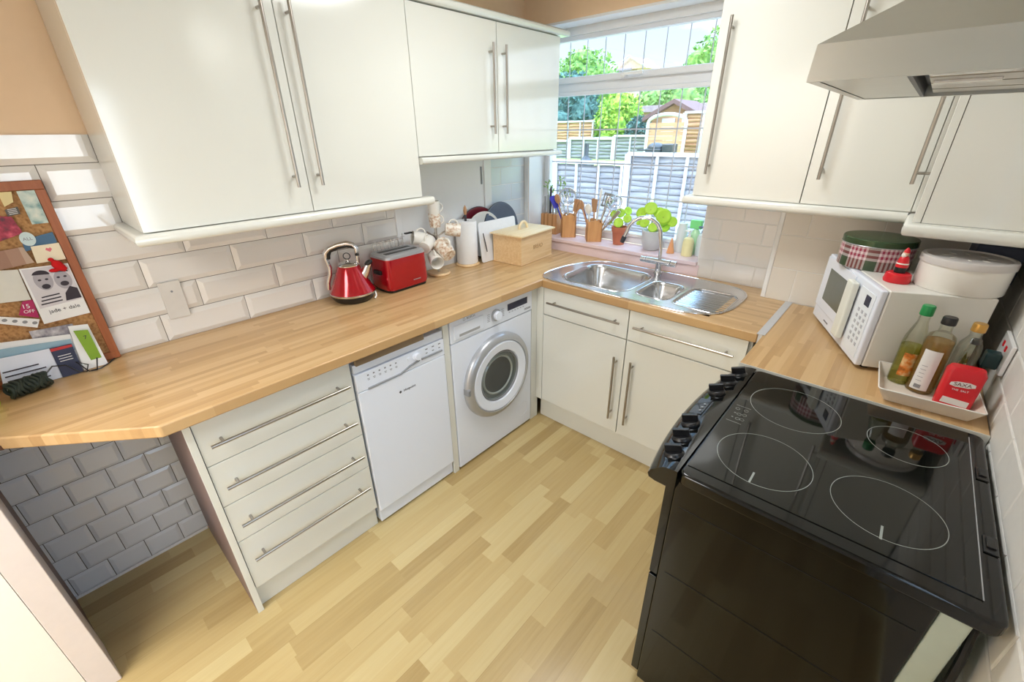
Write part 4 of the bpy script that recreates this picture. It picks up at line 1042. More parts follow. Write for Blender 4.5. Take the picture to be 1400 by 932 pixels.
utens('wooden_spoon', 'wooden spoon leaning left out of the box next to the knife block', 'wooden spoon', b1+Vector((-.008,-.008,0)), .30, math.radians(200), spoon, SPOONW, h=.26)
utens('spatula', 'blue rubber spatula above the knife block', 'spatula', b1+Vector((-.015,.005,0)), .42, math.radians(190), spatula, BLUEP, 0.5, h=.27, w=.032)
utens('wooden_spatula', 'wooden spatula standing upright between the sill boxes', 'spatula', b1+Vector((.012,.002,0)), .20, math.radians(10), spatula, SPOONW, h=.24, w=.022)
utens('wooden_spoon', 'shorter wooden spoon leaning right out of the left sill box', 'wooden spoon', b1+Vector((.016,-.008,0)), .36, math.radians(-10), spoon, SPOONW, h=.23, r=.018)
utens('sieve', 'round wire sieve standing tall in the left sill box', 'sieve', b1+Vector((0,.012,0)), .10, PI, sieve, CHROME, .6+PI, h=.30, r=.055)
utens('palette_knife', 'slim steel palette knife in the left sill box', 'palette knife', b1+Vector((.0,-.016,0)), .12, math.radians(120), spatula, CHROME, h=.22, w=.012)
utens('slotted_turner', 'steel slotted turner standing at the back of the right sill box', 'slotted turner', b2+Vector((.012,.012,0)), .22, math.radians(30), spatula, STEEL, .3, h=.29, slots=True)
utens('wooden_spatula', 'tall wooden spatula in the middle of the right sill box', 'spatula', b2+Vector((0,.004,0)), .06, math.radians(160), spatula, SPOONW, .2, h=.25, w=.024)
utens('whisk', 'small wire whisk leaning left from the back of the left sill box', 'whisk', b1+Vector((-.012,.014,0)), .22, math.radians(170), whisk, CHROME, h=.29)
utens('whisk', 'wire balloon whisk leaning right out of the right sill box', 'whisk', b2+Vector((.014,-.006,0)), .60, math.radians(5), whisk, CHROME, h=.27)
utens('tongs', 'steel tongs leaning far right out of the right sill box', 'tongs', b2+Vector((.016,.004,0)), .72, math.radians(-8), spatula, STEEL, h=.26, w=.012)
utens('slotted_spoon', 'white slotted spoon at the front of the right sill box', 'slotted spoon', b2+Vector((-.006,-.018,0)), .15, math.radians(200), spoon, WHITEC, h=.21, r=.024)
utens('wooden_spoon', 'wooden spoon leaning left out of the box by the terracotta pot', 'wooden spoon', b2+Vector((-.016,-.004,0)), .38, math.radians(185), spoon, SPOONW, h=.24)
utens('ladle', 'steel ladle behind the whisk in the right sill box', 'ladle', b2+Vector((.004,.016,0)), .30, math.radians(20), ladle, CHROME, h=.27)
utens('sieve', 'second wire sieve at the rear right of the right sill box', 'sieve', b2+Vector((.010,.020,0)), .42, math.radians(10), sieve, CHROME, .5, h=.30, r=.048)
utens('white_spoon', 'white-handled spoon rising above the right sill box', 'spoon', b2+Vector((.002,.008,0)), .10, math.radians(60), spoon, WHITEC, h=.30, r=.010)
utens('slim_spreader', 'slim dark red spreader leaning left in the right sill box', 'spreader', b2+Vector((-.012,.010,0)), .48, math.radians(175), spatula, DRED, h=.23, w=.010)
# knife block, stands on the worktop in the corner
kbk = thing('knife_block', 'striped bamboo knife block in the corner behind the bread bin', 'knife block', (.165, .705, SZ), math.radians(8))
m = M(); m.prism([(-.062,-.045),(.062,-.045),(.062,.045),(-.062,.045)], 0, .135); m.build('block', BAMBOO, kbk, bev=.003)
for k, (x, y, h, mt_, r) in enumerate(((-.045, -.02, .11, SILVERP, .010), (-.022, -.015, .12, SILVERP, .010), (.002, -.02, .17, INK, .009), (.022, -.018, .10, SILVERP, .009), (.044, -.012, .09, SILVERP, .009), (-.03, .02, .09, SILVERP, .009))):
    o = thing('kitchen_knife', ['silver-handled knife at the left end of the knife block','second silver-handled knife from the left in the knife block','tall black-handled knife standing in the knife block','silver-handled knife just right of the black-handled knife','short silver-handled knife at the right end of the knife block','short silver-handled knife in the rear row of the knife block'][k], 'knife', (.165+x, .705+y, SZ+.137), 0, 'knives in the knife block')
    m = M(); m.tube([(0,0,0),(0,0,h*.5),(0,0,h)], [r*.8, r, r*.75], 10); m.build('handle', mt_, o)
    m = M(); m.box(-.008, .008, -.001, .001, -.010, .004); m.build('blade', CHROME, o)
# plants
def leaf(m, c, r, tilt, az, cup=.2):
    R = Matrix.Translation(c) @ Matrix.Rotation(az, 4, 'Z') @ Matrix.Rotation(tilt, 4, 'Y')
    m.lathe([(0,-r*cup*.6), (r*.35,-r*cup*.45), (r*.7,-r*cup*.15), (r,0)], seg=16, mat=R)
def plant(name, label, x, y, potf, potmat, h, leaves, rimz):
    o = thing(name, label, 'potted plant', (x, y, SZ))
    m = M(); m.lathe(potf, seg=36); m.build('pot', potmat, o)
    m = M(); m.lathe([(0, rimz), (potf[-3][0]-.004 if False else .030, rimz)], seg=20); m.build('soil', SOIL, o)
    for (lx, ly, lz, r, ti, az) in leaves:
        m = M(); m.tube([(lx*.15, ly*.15, rimz), (lx*.5, ly*.4, rimz+(lz-rimz)*.55), (lx, ly, lz-.004)], .0018, 6); m.build('stem', STEM, o)
        m = M(); leaf(m, (lx, ly, lz), r, ti, az); m.build('leaf', LEAF, o, solid=.0012)
    return o
plant('potted_plant', 'small round-leaved plant in a terracotta pot behind the tap', .700, .700,
      [(0,0), (.034,0), (.044,.078), (.049,.080), (.051,.108), (.044,.108), (.042,.092), (0,.090)], TERRA, .1,
      [(-.005,.0,.190,.028,1.2,-1.0),(-.048,-.01,.182,.022,1.1,-1.8),(.006,-.035,.138,.030,1.1,-1.2),(.040,.01,.205,.026,1.1,-.6),(-.062,-.01,.130,.018,1.0,-2.2),(.055,-.02,.165,.026,1.1,-1.0)], .092)
plant('potted_plant', 'large lime-leaved plant in a glazed grey pot behind the tap', .918, .700,
      [(0,0), (.042,0), (.052,.015), (.060,.06), (.061,.112), (.055,.112), (.053,.098), (0,.096)], GREYPOT, .1,
      [(-.030,.0,.235,.038,1.1,-1.2),(.055,-.005,.200,.045,1.2,-.9),(-.085,.0,.205,.034,1.1,-1.6),(.015,.015,.215,.032,1.0,-1.5),(-.055,-.01,.155,.032,1.2,-1.4),(-.095,.005,.150,.022,1.0,-2.0),(.06,.01,.145,.038,1.1,-.7),(.01,-.03,.135,.028,1.2,-1.3),(.10,.02,.17,.030,1.2,-.9)], .098)
# trailing twig plant behind the knife block
tw = thing('potted_plant', 'straggly pale green plant rising behind the knife block', 'potted plant', (.18, .745, SZ))
m = M(); m.lathe([(0,0),(.022,0),(.026,.06),(.022,.06),(.02,.05),(0,.05)], seg=20); m.build('pot', TERRA, tw)
tips = [(-.075,-.02,.33),(-.035,-.01,.30),(.045,.0,.32),(.09,-.01,.28),(.02,.0,.35)]
for t in tips:
    m = M(); m.tube([(0,0,.05),(t[0]*.3,t[1],t[2]*.5),(t[0]*.9,t[1],t[2]*.8),t], .0022, 6); m.build('stem', STEM, tw)
    m = M()
    for k in range(6):
        c = (t[0]+random.uniform(-.025,.025), t[1]+random.uniform(-.008,.008), t[2]+random.uniform(-.03,.02))
        m.ell(c, .012, .003, .005, 8, 6, mat=Matrix.Rotation(random.uniform(0,PI), 4, 'Y'))
    m.build('leaves', LEAF2, tw)
# soap bottles
def pump(name, label, x, y, r, h, mat, capm, dark):
    o = thing(name, label, 'soap bottle', (x, y, SZ))
    m = M(); m.lathe([(0,0),(r,0),(r*1.02,.01),(r,h*.75),(r*.8,h*.92),(r*.35,h),(0,h)], seg=28); m.build('bottle', mat, o)
    m = M(); m.cyl((0,0,h),(0,0,h+.014),r*.28,14); m.cyl((0,0,h+.014),(0,0,h+.03),.004,8); m.box(-.025,.006,-.006,.006,h+.028,h+.036); m.build('pump_head', capm, o, bev=.001); return o
pump('soap_bottle', 'pale yellow hand soap bottle at the right end of the sill', 1.140, .690, .030, .105, flat('cream_soap', (238, 230, 176), .3), WHITEP, 0)
pump('soap_bottle', 'clear bottle with a blue-grey pump at the far right of the sill', 1.195, .735, .026, .125, flat('clear_pale', (220, 232, 236), .2), flat('blue_grey', (110, 120, 160), .4), 1)
gs = thing('spray_bottle', 'washing-up bottle with a green head behind the soap', 'bottle', (1.15, .752, SZ))
m = M(); m.lathe([(0,0),(.030,0),(.030,.10),(.02,.13),(.01,.14),(0,.14)], seg=24); m.build('bottle', flat('pale_mint', (190, 232, 190), .3), gs)
m = M(); m.box(-.035, .03, -.014, .014, .142, .19); m.build('spray_head', flat('mint_green', (130, 226, 140), .4), gs, bev=.005)
m = M(); m.lathe([(0,0),(.022,0),(.018,.02),(.006,.075),(.004,.085),(0,.085)], c=(1.045, .690, SZ), seg=20)
tag(m.build('squeeze_bottle', flat('orange_plastic', (238, 170, 120), .5)), 'small orange cone-shaped bottle beside the grey plant pot', 'bottle')
m = M(); m.lathe([(0,0),(.028,0),(.030,.01),(.030,.13),(.024,.15),(.024,.165),(0,.165)], c=(1.075, .748, SZ), seg=24)
tag(m.build('clear_tumbler', flat('pale_tumbler', (226, 234, 238), .15)), 'pale upright canister against the window glass', 'canister')

# ------------------------------------------------------------------ microwave corner
MWA = math.atan2(.405, .914)   # depth direction
fx, fy = .405, -.914           # along the front, towards the camera
p0 = Vector((1.835, .348))     # far front corner
mwr = math.atan2(.405, .914)
# local frame: x = depth into the body, y = along the front towards window
mw = thing('microwave_oven', 'white microwave oven standing askew on the right worktop', 'microwave', (2.028, -.091, WT+.012), math.atan2(.405, .914))
MWL, MWD, MWH = .478, .285, .262
m = M(); m.box(.022, MWD, 0, MWL, 0, MWH); m.build('case', APPC, mw, bev=.004)
m = M(); m.prism([(0, .002), (.021, .002), (.021, MWL), (0, MWL)], .0, MWH-.001); m.build('front_panel', APPL, mw, bev=.006, seg=3)
MWG = flat('microwave_window', (98, 104, 96), .12, noise=.05)
m = M(); m.box(-.004, .001, .19, MWL-.004, .052, MWH-.010); dd = m.build('door', APPL, mw, bev=.003)
m = M(); m.box(-.0055, -.0042, .215, MWL-.065, .092, MWH-.045); m.build('window', MWG, dd)
m = M(); m.box(-.026, -.005, .136, .192, .035, MWH-.020); hh = m.build('handle', flat('pale_green_handle', (234, 236, 226), .2), dd, bev=.006)
m = M(); m.box(-.002, .001, .018, .130, .02, MWH-.025); cpm = m.build('control_panel', flat('bright_panel', (236, 242, 248), .25), mw)
m = M(); m.box(-.0035, -.0021, .04, .075, MWH-.072, MWH-.038); m.build('display', NAVY, cpm)
m = M()
for i in range(3):
    for j in range(6): m.box(-.0032, -.0021, .035+.028*i, .047+.028*i, .055+.021*j, .066+.021*j)
m.build('buttons', flat('faint_buttons', (178, 182, 190), .5), cpm)
m = M(); m.box(-.001, .0, .30, .345, .022, .027); m.build('badge', MARKS, mw)
for (x, y) in ((.04, .03), (.04, MWL-.03), (.26, .03), (.26, MWL-.03)):
    m = M(); m.cyl((x, y, -.0115), (x, y, 0), .012, 14); m.build('foot', BLACKP, mw)
MT = WT+.012+MWH+.0006
# tartan tin
def tartan():
    m, nt, b = newmat('tartan_print'); setp(b, rough=.3)
    tc = N(nt, 'ShaderNodeTexCoord'); sp = N(nt, 'ShaderNodeSeparateXYZ'); nt.links.new(tc.outputs['Object'], sp.inputs[0])
    ang = mathn(nt, 'ARCTAN2', sp.outputs[1], sp.outputs[0])
    u = mathn(nt, 'FRACT', mathn(nt, 'MULTIPLY', ang, 1.15)); v = mathn(nt, 'FRACT', mathn(nt, 'ADD', mathn(nt, 'MULTIPLY', sp.outputs[2], 7.5), .1))
    def band(t): # broad light zone with thin lines
        s = mathn(nt, 'FRACT', mathn(nt, 'MULTIPLY', t, 7))
        lines = mathn(nt, 'GREATER_THAN', s, .5); zone = mathn(nt, 'GREATER_THAN', t, .36)
        return lines, zone
    lu, zu = band(u); lv, zv = band(v)
    def mix(f, a, c):
        n = N(nt, 'ShaderNodeMix', data_type='RGBA')
        if isinstance(f, (int, float)): n.inputs[0].default_value = f
        else: nt.links.new(f, n.inputs[0])
        for i, q in ((6, a), (7, c)):
            if isinstance(q, tuple): n.inputs[i].default_value = (*s2l(*q), 1)
            else: nt.links.new(q, n.inputs[i])
        return n.outputs[2]
    green = (52, 78, 50); wine = (150, 40, 70); pale = (222, 204, 206)
    a = mix(lu, wine, pale); c = mix(lv, wine, pale)
    A = mix(zu, green, a); Bc = mix(zv, green, c)
    out = mix(.5, A, Bc)
    both = mathn(nt, 'MULTIPLY', mathn(nt, 'SUBTRACT', 1, zu), mathn(nt, 'SUBTRACT', 1, zv))
    nt.links.new(mix(both, out, (56, 76, 52)), b.inputs['Base Color'])
    return m
TART = tartan()
tn = thing('cake_tin', 'round tartan cake tin with a dark green lid on the microwave', 'cake tin', (1.972, .235, MT))
m = M(); m.lathe([(0,0),(.104,0),(.106,.002),(.106,.082),(0,.082)], seg=56); m.build('tin', TART, tn)
m = M(); m.lathe([(.1085,.080),(.1085,.100),(.106,.103),(0,.104)], seg=56); ll = m.build('lid', flat('dark_green_lid', (62, 84, 56), .18, .3), tn)
m = M(); m.tube([(.1085*math.cos(2*PI*k/56), .1085*math.sin(2*PI*k/56), .081) for k in range(56)], .0015, 6, closed=True); m.build('lid_rim', SILVERP, ll)
# white tin
wt = thing('cake_tin', 'round white cake tin with embossed lid at the microwave corner', 'cake tin', (2.195, .092, MT))
m = M(); m.lathe([(0,0),(.104,0),(.106,.003),(.106,.078),(0,.078)], seg=56); m.build('tin', WHITEC, wt)
m = M(); m.lathe([(.109,.076),(.109,.092),(.107,.096),(.098,.098),(.094,.094),(0,.094)], seg=56); ll = m.build('lid', flat('grey_white_lid', (206, 200, 196), .35), wt)
for k in range(8):
    a = 2*PI*k/8; m = M(); m.ell((.05*math.cos(a), .05*math.sin(a), .0945), .012, .005, .0015, 8, 6, mat=Matrix.Rotation(a, 4, 'Z')); m.build('embossed_petal', WHITEC, ll)
# santa candle holder
sn = thing('santa_figure', 'small red Santa figure on a round red stand on the microwave', 'ornament', (2.052, .048, MT))
m = M(); m.lathe([(0,0),(.034,0),(.036,.006),(.033,.026),(.028,.030),(0,.030)], seg=32); m.build('stand', REDP, sn)
m = M(); m.lathe([(0,.030),(.015,.030),(.0155,.048),(0,.048)], seg=20); m.build('boots', BLACKP, sn)
m = M(); m.lathe([(0,.048),(.0165,.048),(.016,.060),(.012,.078),(.006,.084),(0,.085)], seg=20); m.build('coat', REDP, sn)
m = M(); m.lathe([(.0166,.058),(.0170,.060),(.0166,.062)], seg=20); m.build('belt', WHITEC, sn)
m = M(); m.ell((-.001,-.001,.090), .009, .009, .009); m.build('head', flat('santa_skin', (232, 190, 160), .5), sn)
m = M(); m.ell((-.004,-.005,.086), .007, .006, .008); m.build('beard', WHITEC, sn)
m = M(); m.lathe([(.009,.094),(.007,.101),(.003,.108),(0,.110)], seg=16); m.build('hat', REDP, sn)
# dark box behind tins
m = M(); m.box(2.215, 2.325, .215, .40, MT, MT+.115); tag(m.build('storage_box', flat('dark_blue_box', (52, 60, 84), .5), bev=.003), 'dark blue box behind the white tin in the corner', 'box')

# tray of bottles
ty = thing('white_tray', 'off-white rectangular tray holding bottles and salt', 'tray', (2.205, -.170, WT+.001), math.radians(4))
def ringloft(m, secs):
    rs = [m.verts([(x, y, z) for x, y in P]) for P, z in secs]
    for A, B in zip(rs, rs[1:]):
        k = len(A)
        for i in range(k): m.face([A[i], A[(i+1)%k], B[(i+1)%k], B[i]])
    m.face(rs[0][::-1]); m.face(rs[-1])
m = M(); ringloft(m, [(srect(.092,.082,.006,3), 0), (srect(.114,.104,.008,3), .042), (srect(.111,.101,.008,3), .042), (srect(.090,.080,.006,3), .004)])
m.build('tray', flat('cream_plastic_tray', (236, 224, 208), .35), ty, angle=30)
m = M(); m.tube([(x, y, .042) for x, y in srect(.1125,.1025,.008,3)], .002, 8, closed=True); m.build('rim', WHITEC, ty)
TZ = WT+.0065
def glassmat(name, tint, g=.06): return thin_glass(name, tint, g, .02)
OIL = flat('yellow_oil', (206, 200, 96), .08, noise=.05, trans=.75, ior=1.2); AMB = flat('amber_vinegar', (204, 160, 70), .08, noise=.05, trans=.7, ior=1.2)
HERB = speckle('herb_oil', [(60, 70, 34), (120, 120, 60), (160, 150, 90)], 90, .2)
CLR = glassmat('clear_bottle_glass', (.93, .95, .9), .05)
LBL = flat('white_bottle_label', (234, 234, 232), .5)
def bottle(label, x, y, prof, liq, liqmat, capr, capz, caph, capmat, rz=0, sx=1, sy=1):
    o = thing('glass_bottle', label, 'bottle', (x, y, TZ), rz, 'bottles in the white tray')
    m = M(); m.lathe(prof, seg=32, sx=sx, sy=sy); m.build('glass', CLR, o)
    m = M(); m.lathe([(0, .003)]+[(max(r-.002, 0), z) for r, z in prof[1:] if z <= liq and r > 0][0:]+[(0, liq)], seg=32, sx=sx, sy=sy); m.build('contents', liqmat, o)
    m = M(); m.lathe([(0,capz),(capr,capz),(capr*1.02,capz+.003),(capr,capz+caph-.003),(capr*.9,capz+caph),(0,capz+caph)], seg=24); m.build('cap', capmat, o, bev=.0005)
    return o
b = bottle('tall oil bottle with a bright green cap in the tray', 2.143, -.105, [(0,0),(.026,0),(.028,.006),(.028,.125),(.026,.15),(.016,.19),(.013,.20),(.013,.235)], .125, OIL, .0155, .222, .030, flat('green_cap', (22, 140, 72), .35))
m = M(); m.lathe([(.0286,.03),(.0286,.105)], seg=32); bmesh.ops.delete(m.b, geom=[f for f in m.b.faces if f.calc_center_median().y > -.004 or f.calc_center_median().x < -.012], context='FACES'); lab(m.build('bottle_label', speckle('sunflower_label', [(110, 50, 20), (226, 130, 40), (240, 226, 170), (244, 240, 220)], 26, .5), b), 'label with an orange sunflower')
b = bottle('square amber bottle with a black cap and long white label in the tray', 2.193, -.132, [(0,0),(.031,0),(.033,.004),(.033,.165),(.030,.180),(.015,.192),(.014,.20),(.014,.222)], .165, AMB, .0165, .215, .022, BLACKP)
m = M(); m.lathe([(.0338,.012),(.0338,.140)], seg=40); bmesh.ops.delete(m.b, geom=[f for f in m.b.faces if abs(math.atan2(f.calc_center_median().y, f.calc_center_median().x)+1.75) > .62], context='FACES'); lb = m.build('bottle_label', LBL, b)
m = M()
for k in range(5): m.tube([(.0341*math.cos(a), .0341*math.sin(a), .042+k*.012) for a in (-2.1, -1.95, -1.8, -1.7)], .0006, 4)
for k in range(8): m.tube([(.0341*math.cos(-2.05+.06*k), .0341*math.sin(-2.05+.06*k), z) for z in (.018, .030)], .0007, 4)
m.build('printed_text', MARKS, lb)
b = bottle('clear bottle of herbs with a gold cap behind the salt', 2.258, -.105, [(0,0),(.026,0),(.027,.006),(.027,.145),(.024,.165),(.014,.185),(.013,.19),(.013,.215)], .14, HERB, .0155, .203, .024, flat('gold_cap', (206, 160, 84), .3, .6))
b = bottle('small dark amber bottle at the back of the tray', 2.272, -.110+.055, [(0,0),(.017,0),(.018,.005),(.018,.115),(.015,.13),(.010,.145),(.010,.155)], .11, flat('dark_amber', (110, 84, 26), .15), .012, .150, .015, BLACKP)
# salt packet
sl = thing('salt_tub', 'red salt packet with a white label at the front of the tray', 'salt packet', (2.262, -.198, TZ), math.radians(4))
m = M(); ringloft(m, [(srect(.036,.020,.010,4), 0), (srect(.038,.022,.012,4), .01), (srect(.040,.022,.012,4), .115), (srect(.034,.016,.010,4), .128)]); m.build('packet', REDP, sl)
W_ = WM[sl.name]
m = M(); m.prism(smooth_loop([(-.026,.074),(.026,.078),(.024,.094),(-.024,.090)], 1), 0, .0008, mat=frame4((0,-.0222,0), (1,0,0), (0,-1,0))); m.build('name_label', LBL, sl)
text('SAXA', .0145, flat('saxa_lettering', (110, 60, 56), .6), sl, W_ @ frame4((0, -.0232, .0835), (1,0,.04), (0,-1,0)))
text('THE  SALT', .0075, LBL, sl, W_ @ frame4((0, -.0226, .066), (1,0,0), (0,-1,0)))
m = M(); m.prism([(-.029,.022),(.027,.018),(.028,.036),(-.027,.040)], 0, .0006, mat=frame4((0,-.0223,0), (1,0,0), (0,-1,0))); m.build('lower_label', LBL, sl)

# socket on right wall with plug
so = thing('wall_socket', 'white double socket on the right wall beyond the tray', 'socket', (XR-.006, -.03, 1.06))
m = M(); m.box(-.010, 0, -.075, .075, -.045, .045); m.build('plate', WHITEP, so, bev=.003)
m = M(); m.box(-.013, -.010, -.03, -.018, .012, .028); m.box(-.013, -.010, .018, .03, .012, .028); m.build('switch', REDP, so, bev=.001)
pg = thing('plug', 'dark green-black plug with cable in the wall socket', 'plug', (XR-.017, -.048, 1.04))
m = M(); m.prism(rrect(-.022, .022, -.025, .022, .008), -.032, 0, mat=Matrix(((0,0,1,0),(1,0,0,0),(0,1,0,0),(0,0,0,1)))); m.build('body', flat('teal_black', (26, 56, 58), .4), pg, bev=.003)
m = M(); m.tube([(-.02,0,-.025), (-.022,.0,-.06), (-.018,.01,-.10), (-.012,.04,-.114)], .005, 8); m.build('cable', BLACKP, pg)

# ------------------------------------------------------------------ garden
m = M(); m.box(-30, 12, .9, 4.2, -.4, -.3); tag(m.build('patio', PAVE), 'pale paved patio just outside the window', 'patio')
m = M(); v = m.verts([(-40,4.2,.86),(14,4.2,.86),(14,8.2,1.06),(-40,8.2,1.06),(-40,40,1.7),(14,40,1.7)]); m.face([v[0],v[1],v[2],v[3]]); m.face([v[3],v[2],v[5],v[4]])
vb = m.verts([(-40,4.2,-.3),(14,4.2,-.3)]); m.face([vb[0],vb[1],v[1],v[0]]); ob = tag(m.build('garden_lawn', LAWN), 'raised green lawn behind the near fence', 'lawn')
def fence(label, x0, x1, y, zt0, zt1, zb, pw, mat, railm, grp, y1=None):
    o = thing('garden_fence', label, 'fence', (x0, y, zb), 0, grp)
    n = max(1, round((x1-x0)/pw)); y1 = y if y1 is None else y1
    for k in range(n):
        a, b = x0+(x1-x0)*k/n, x0+(x1-x0)*(k+1)/n; ym = y+(y1-y)*(k+.5)/n
        zt = zt0+(zt1-zt0)*(k+.5)/n
        m = M(); z = zb; i = 0
        while z < zt-.03:
            # wavy overlapping slat
            S = 10; lo_ = []; hi_ = []
            for q in range(S+1):
                xx = a+(b-a)*q/S; wv = .008*math.sin(xx*9+i*1.7)
                lo_.append(m.b.verts.new((xx, ym-.018, z+wv))); hi_.append(m.b.verts.new((xx, ym-.002, z+.085+wv)))
            for q in range(S): m.face([lo_[q], lo_[q+1], hi_[q+1], hi_[q]])
            z += .075; i += 1
        m.build('slats', mat, o, True, solid=.006)
        m = M()
        for q in (0, 1, 2, 3):
            xx = a+.03+(b-a-.06)*q/3; m.box(xx-.018, xx+.018, ym-.045, ym-.020, zb, zt)
        m.box(a, b, ym-.055, ym+.02, zt, zt+.045); m.build('batten', railm, o, True)
        m = M(); m.box(a-.04, a+.04, ym-.04, ym+.05, zb, zt+.02); m.build('post', railm, o, True)
    return o
GF = 'garden fences'
fence('grey slatted fence nearest the window, lower left stretch', -4.6, -1.06, 4.0, 1.20, 1.23, -.3, 1.2, FENCEM, FENCER, GF)
fence('grey slatted fence nearest the window, taller right stretch', -1.02, 2.7, 4.0, 1.30, 1.60, -.3, 1.24, FENCEM, FENCER, GF)
fence('grey fence across the far end of the lawn', -6.0, -2.30, 8.0, 1.40, 1.56, 1.0, 1.25, FENCEM, FENCER, GF)
fence('brown fence panels right of the shed', -1.95, 1.5, 8.0, 1.95, 2.0, 1.05, 1.15, FENCEB, FENCER, GF)
fence('distant brown fence behind the round bush', -9.0, -5.1, 9.6, 1.85, 1.9, 1.1, 1.3, FENCEB, FENCER, GF)
# trellis gate posts
m = M(); m.tube([(-2.55,7.6,1.05),(-2.55,7.6,1.80)]+[(-2.15-.40*math.cos(a), 7.6, 1.80+.15*math.sin(a)) for a in [PI*i/12 for i in range(1,12)]]+[(-1.75,7.6,1.80),(-1.75,7.6,1.05)], .035, 8)
ga = tag(m.build('garden_gate', FENCER), 'arched pale wooden gate in front of the shed', 'gate')
m = M()
for k in range(9): m.box(-2.53, -1.77, 7.60, 7.615, 1.06+k*.083, 1.06+k*.083+.075)
m.build('gate_boards', FENCEB, ga)
# shed
sh = thing('garden_shed', 'small brown wooden shed with a pitched roof at the end of the garden', 'shed', (-2.45, 9.2, 1.1))
m = M(); m.prism([(-3.0,8.7),(-1.95,8.7),(-1.95,9.7),(-3.0,9.7)], 1.08, 1.98)
m.prism([(-3.0,1.98),(-1.95,1.98),(-2.47,2.24)], -9.7, -8.7, mat=Matrix(((1,0,0,0),(0,0,-1,0),(0,1,0,0),(0,0,0,1)))); m.build('walls', FENCEB, sh, True)
m = M()
for s in (-1, 1):
    A = Vector((-2.475, 8.55, 2.28)); Bp = Vector((-2.475+s*.70, 8.55, 1.93))
    v = m.verts([A, Bp, Bp+Vector((0,1.3,0)), A+Vector((0,1.3,0)), A+Vector((0,0,-.09)), Bp+Vector((0,0,-.09)), Bp+Vector((0,1.3,-.09)), A+Vector((0,1.3,-.09))])
    for f in ((0,1,2,3),(4,5,6,7),(0,1,5,4),(1,2,6,5),(2,3,7,6),(3,0,4,7)): m.face([v[i] for i in f])
m.build('roof', SHEDR, sh, True)
m = M(); m.box(-2.75, -2.45, 8.68, 8.70, 1.1, 1.9); m.build('door', FENCER, sh, True)
# barbecue
bq = thing('barbecue', 'dark barbecue on legs on the lawn in front of the gate', 'barbecue', (-1.72, 6.4, 1.0))
m = M(); m.box(-.19, .11, -.14, .14, .26, .36); m.build('firebox', DGREY, bq, bev=.02)
m = M(); m.ell((-.04, 0, .37), .16, .14, .09); m.build('lid', DGREY, bq)
m = M(); m.box(.12, .32, -.12, .12, .10, .44); m.build('side_cupboard', DGREY, bq, bev=.02)
m = M(); m.box(-.36, -.2, -.10, .10, .32, .34); m.build('side_shelf', DGREY, bq)
for x, y in ((-.17,-.12),(.09,-.12),(-.17,.12),(.09,.12)):
    m = M(); m.cyl((x, y, -.02), (x, y, .27), .015, 8); m.build('leg', DGREY, bq)
ch = thing('chiminea', 'dark pot-bellied garden chiminea on the lawn behind the low fence', 'chiminea', (-3.12, 6.2, .98))
m = M(); m.lathe([(0,0),(.13,.0),(.17,.06),(.15,.14),(.07,.20),(.045,.24),(.045,.46),(0,.46)], seg=24); m.build('body', DGREY, ch)
# foliage
def blob(name, label, cat, c, rx, ry, rz, mat, n=26, seed=1, trunk=True, grp=None):
    rnd = random.Random(seed)
    o = thing(name, label, cat, (c[0], c[1], c[2]), 0, grp)
    m = M()
    for k in range(n):
        a, e_ = rnd.uniform(0, 2*PI), rnd.uniform(-.9, 1.0); q = math.sqrt(max(0, 1-e_*e_))*.72
        s = rnd.uniform(.22, .42)
        m.ell((rx*q*math.cos(a), ry*q*math.sin(a), rz+rz*.72*e_), rx*s, ry*s, rz*s, 10, 7, mat=Matrix.Rotation(rnd.uniform(0,3), 4, 'X'))
    m.ell((0,0,rz), rx*.8, ry*.8, rz*.8)
    fo = m.build('foliage', mat, o)
    m = M()
    for k in range(2600):
        a, e_ = rnd.uniform(0, 2*PI), rnd.uniform(-.95, 1.0); q = math.sqrt(max(0, 1-e_*e_)); rr = rnd.uniform(.84, 1.12)+.08*math.sin(5*a+seed)*math.cos(4*e_)
        c_ = Vector((rx*q*math.cos(a)*rr, ry*q*math.sin(a)*rr, rz+rz*e_*rr)); L = rnd.uniform(.04, .075)*(.6+.4*rx)*(1+c[1]/40)
        u_ = Vector((rnd.uniform(-1,1), rnd.uniform(-1,1), rnd.uniform(-1,1))).normalized(); v_ = u_.orthogonal().normalized()
        m.face(m.verts([c_-u_*L, c_+v_*L*.5, c_+u_*L, c_-v_*L*.5]))
    m.build('leaves', mat, o)
    tx = bpy.data.textures.get('leafy') or bpy.data.textures.new('leafy', 'CLOUDS'); tx.noise_scale = .12
    sb = fo.modifiers.new('sub', 'SUBSURF'); sb.levels = 1; sb.render_levels = 1
    dp = fo.modifiers.new('rough', 'DISPLACE'); dp.texture = tx; dp.strength = .22*min(rx, 1.2); dp.texture_coords = 'GLOBAL'
    if trunk: m = M(); m.cyl((0,0,-.4), (0,0,rz), .06*rx+.03, 10); m.build('trunk', SHEDR, o)
    return o
GT = 'trees and bushes in the garden'
blob('round_bush', 'rounded yellow-green bush behind the grey garden fence', 'bush', (-4.60, 10, 1.0), .62, .5, .78, BUSH, 30, 3, grp=GT)
blob('conifer_tree', 'dark blue-green conifer at the left of the window view', 'tree', (-6.9, 11, .9), .95, .8, 1.15, CONIF, 30, 4, grp=GT)
blob('leafy_shrub', 'small dark shrub at the right foot of the yellow-green bush', 'shrub', (-3.75, 9.6, 1.1), .35, .3, .42, CONIF, 16, 5, grp=GT)
blob('leafy_tree', 'broad green tree behind the shed roof', 'tree', (-4.6, 14, 1.3), 1.5, .9, .95, TREEM, 30, 6, grp=GT)
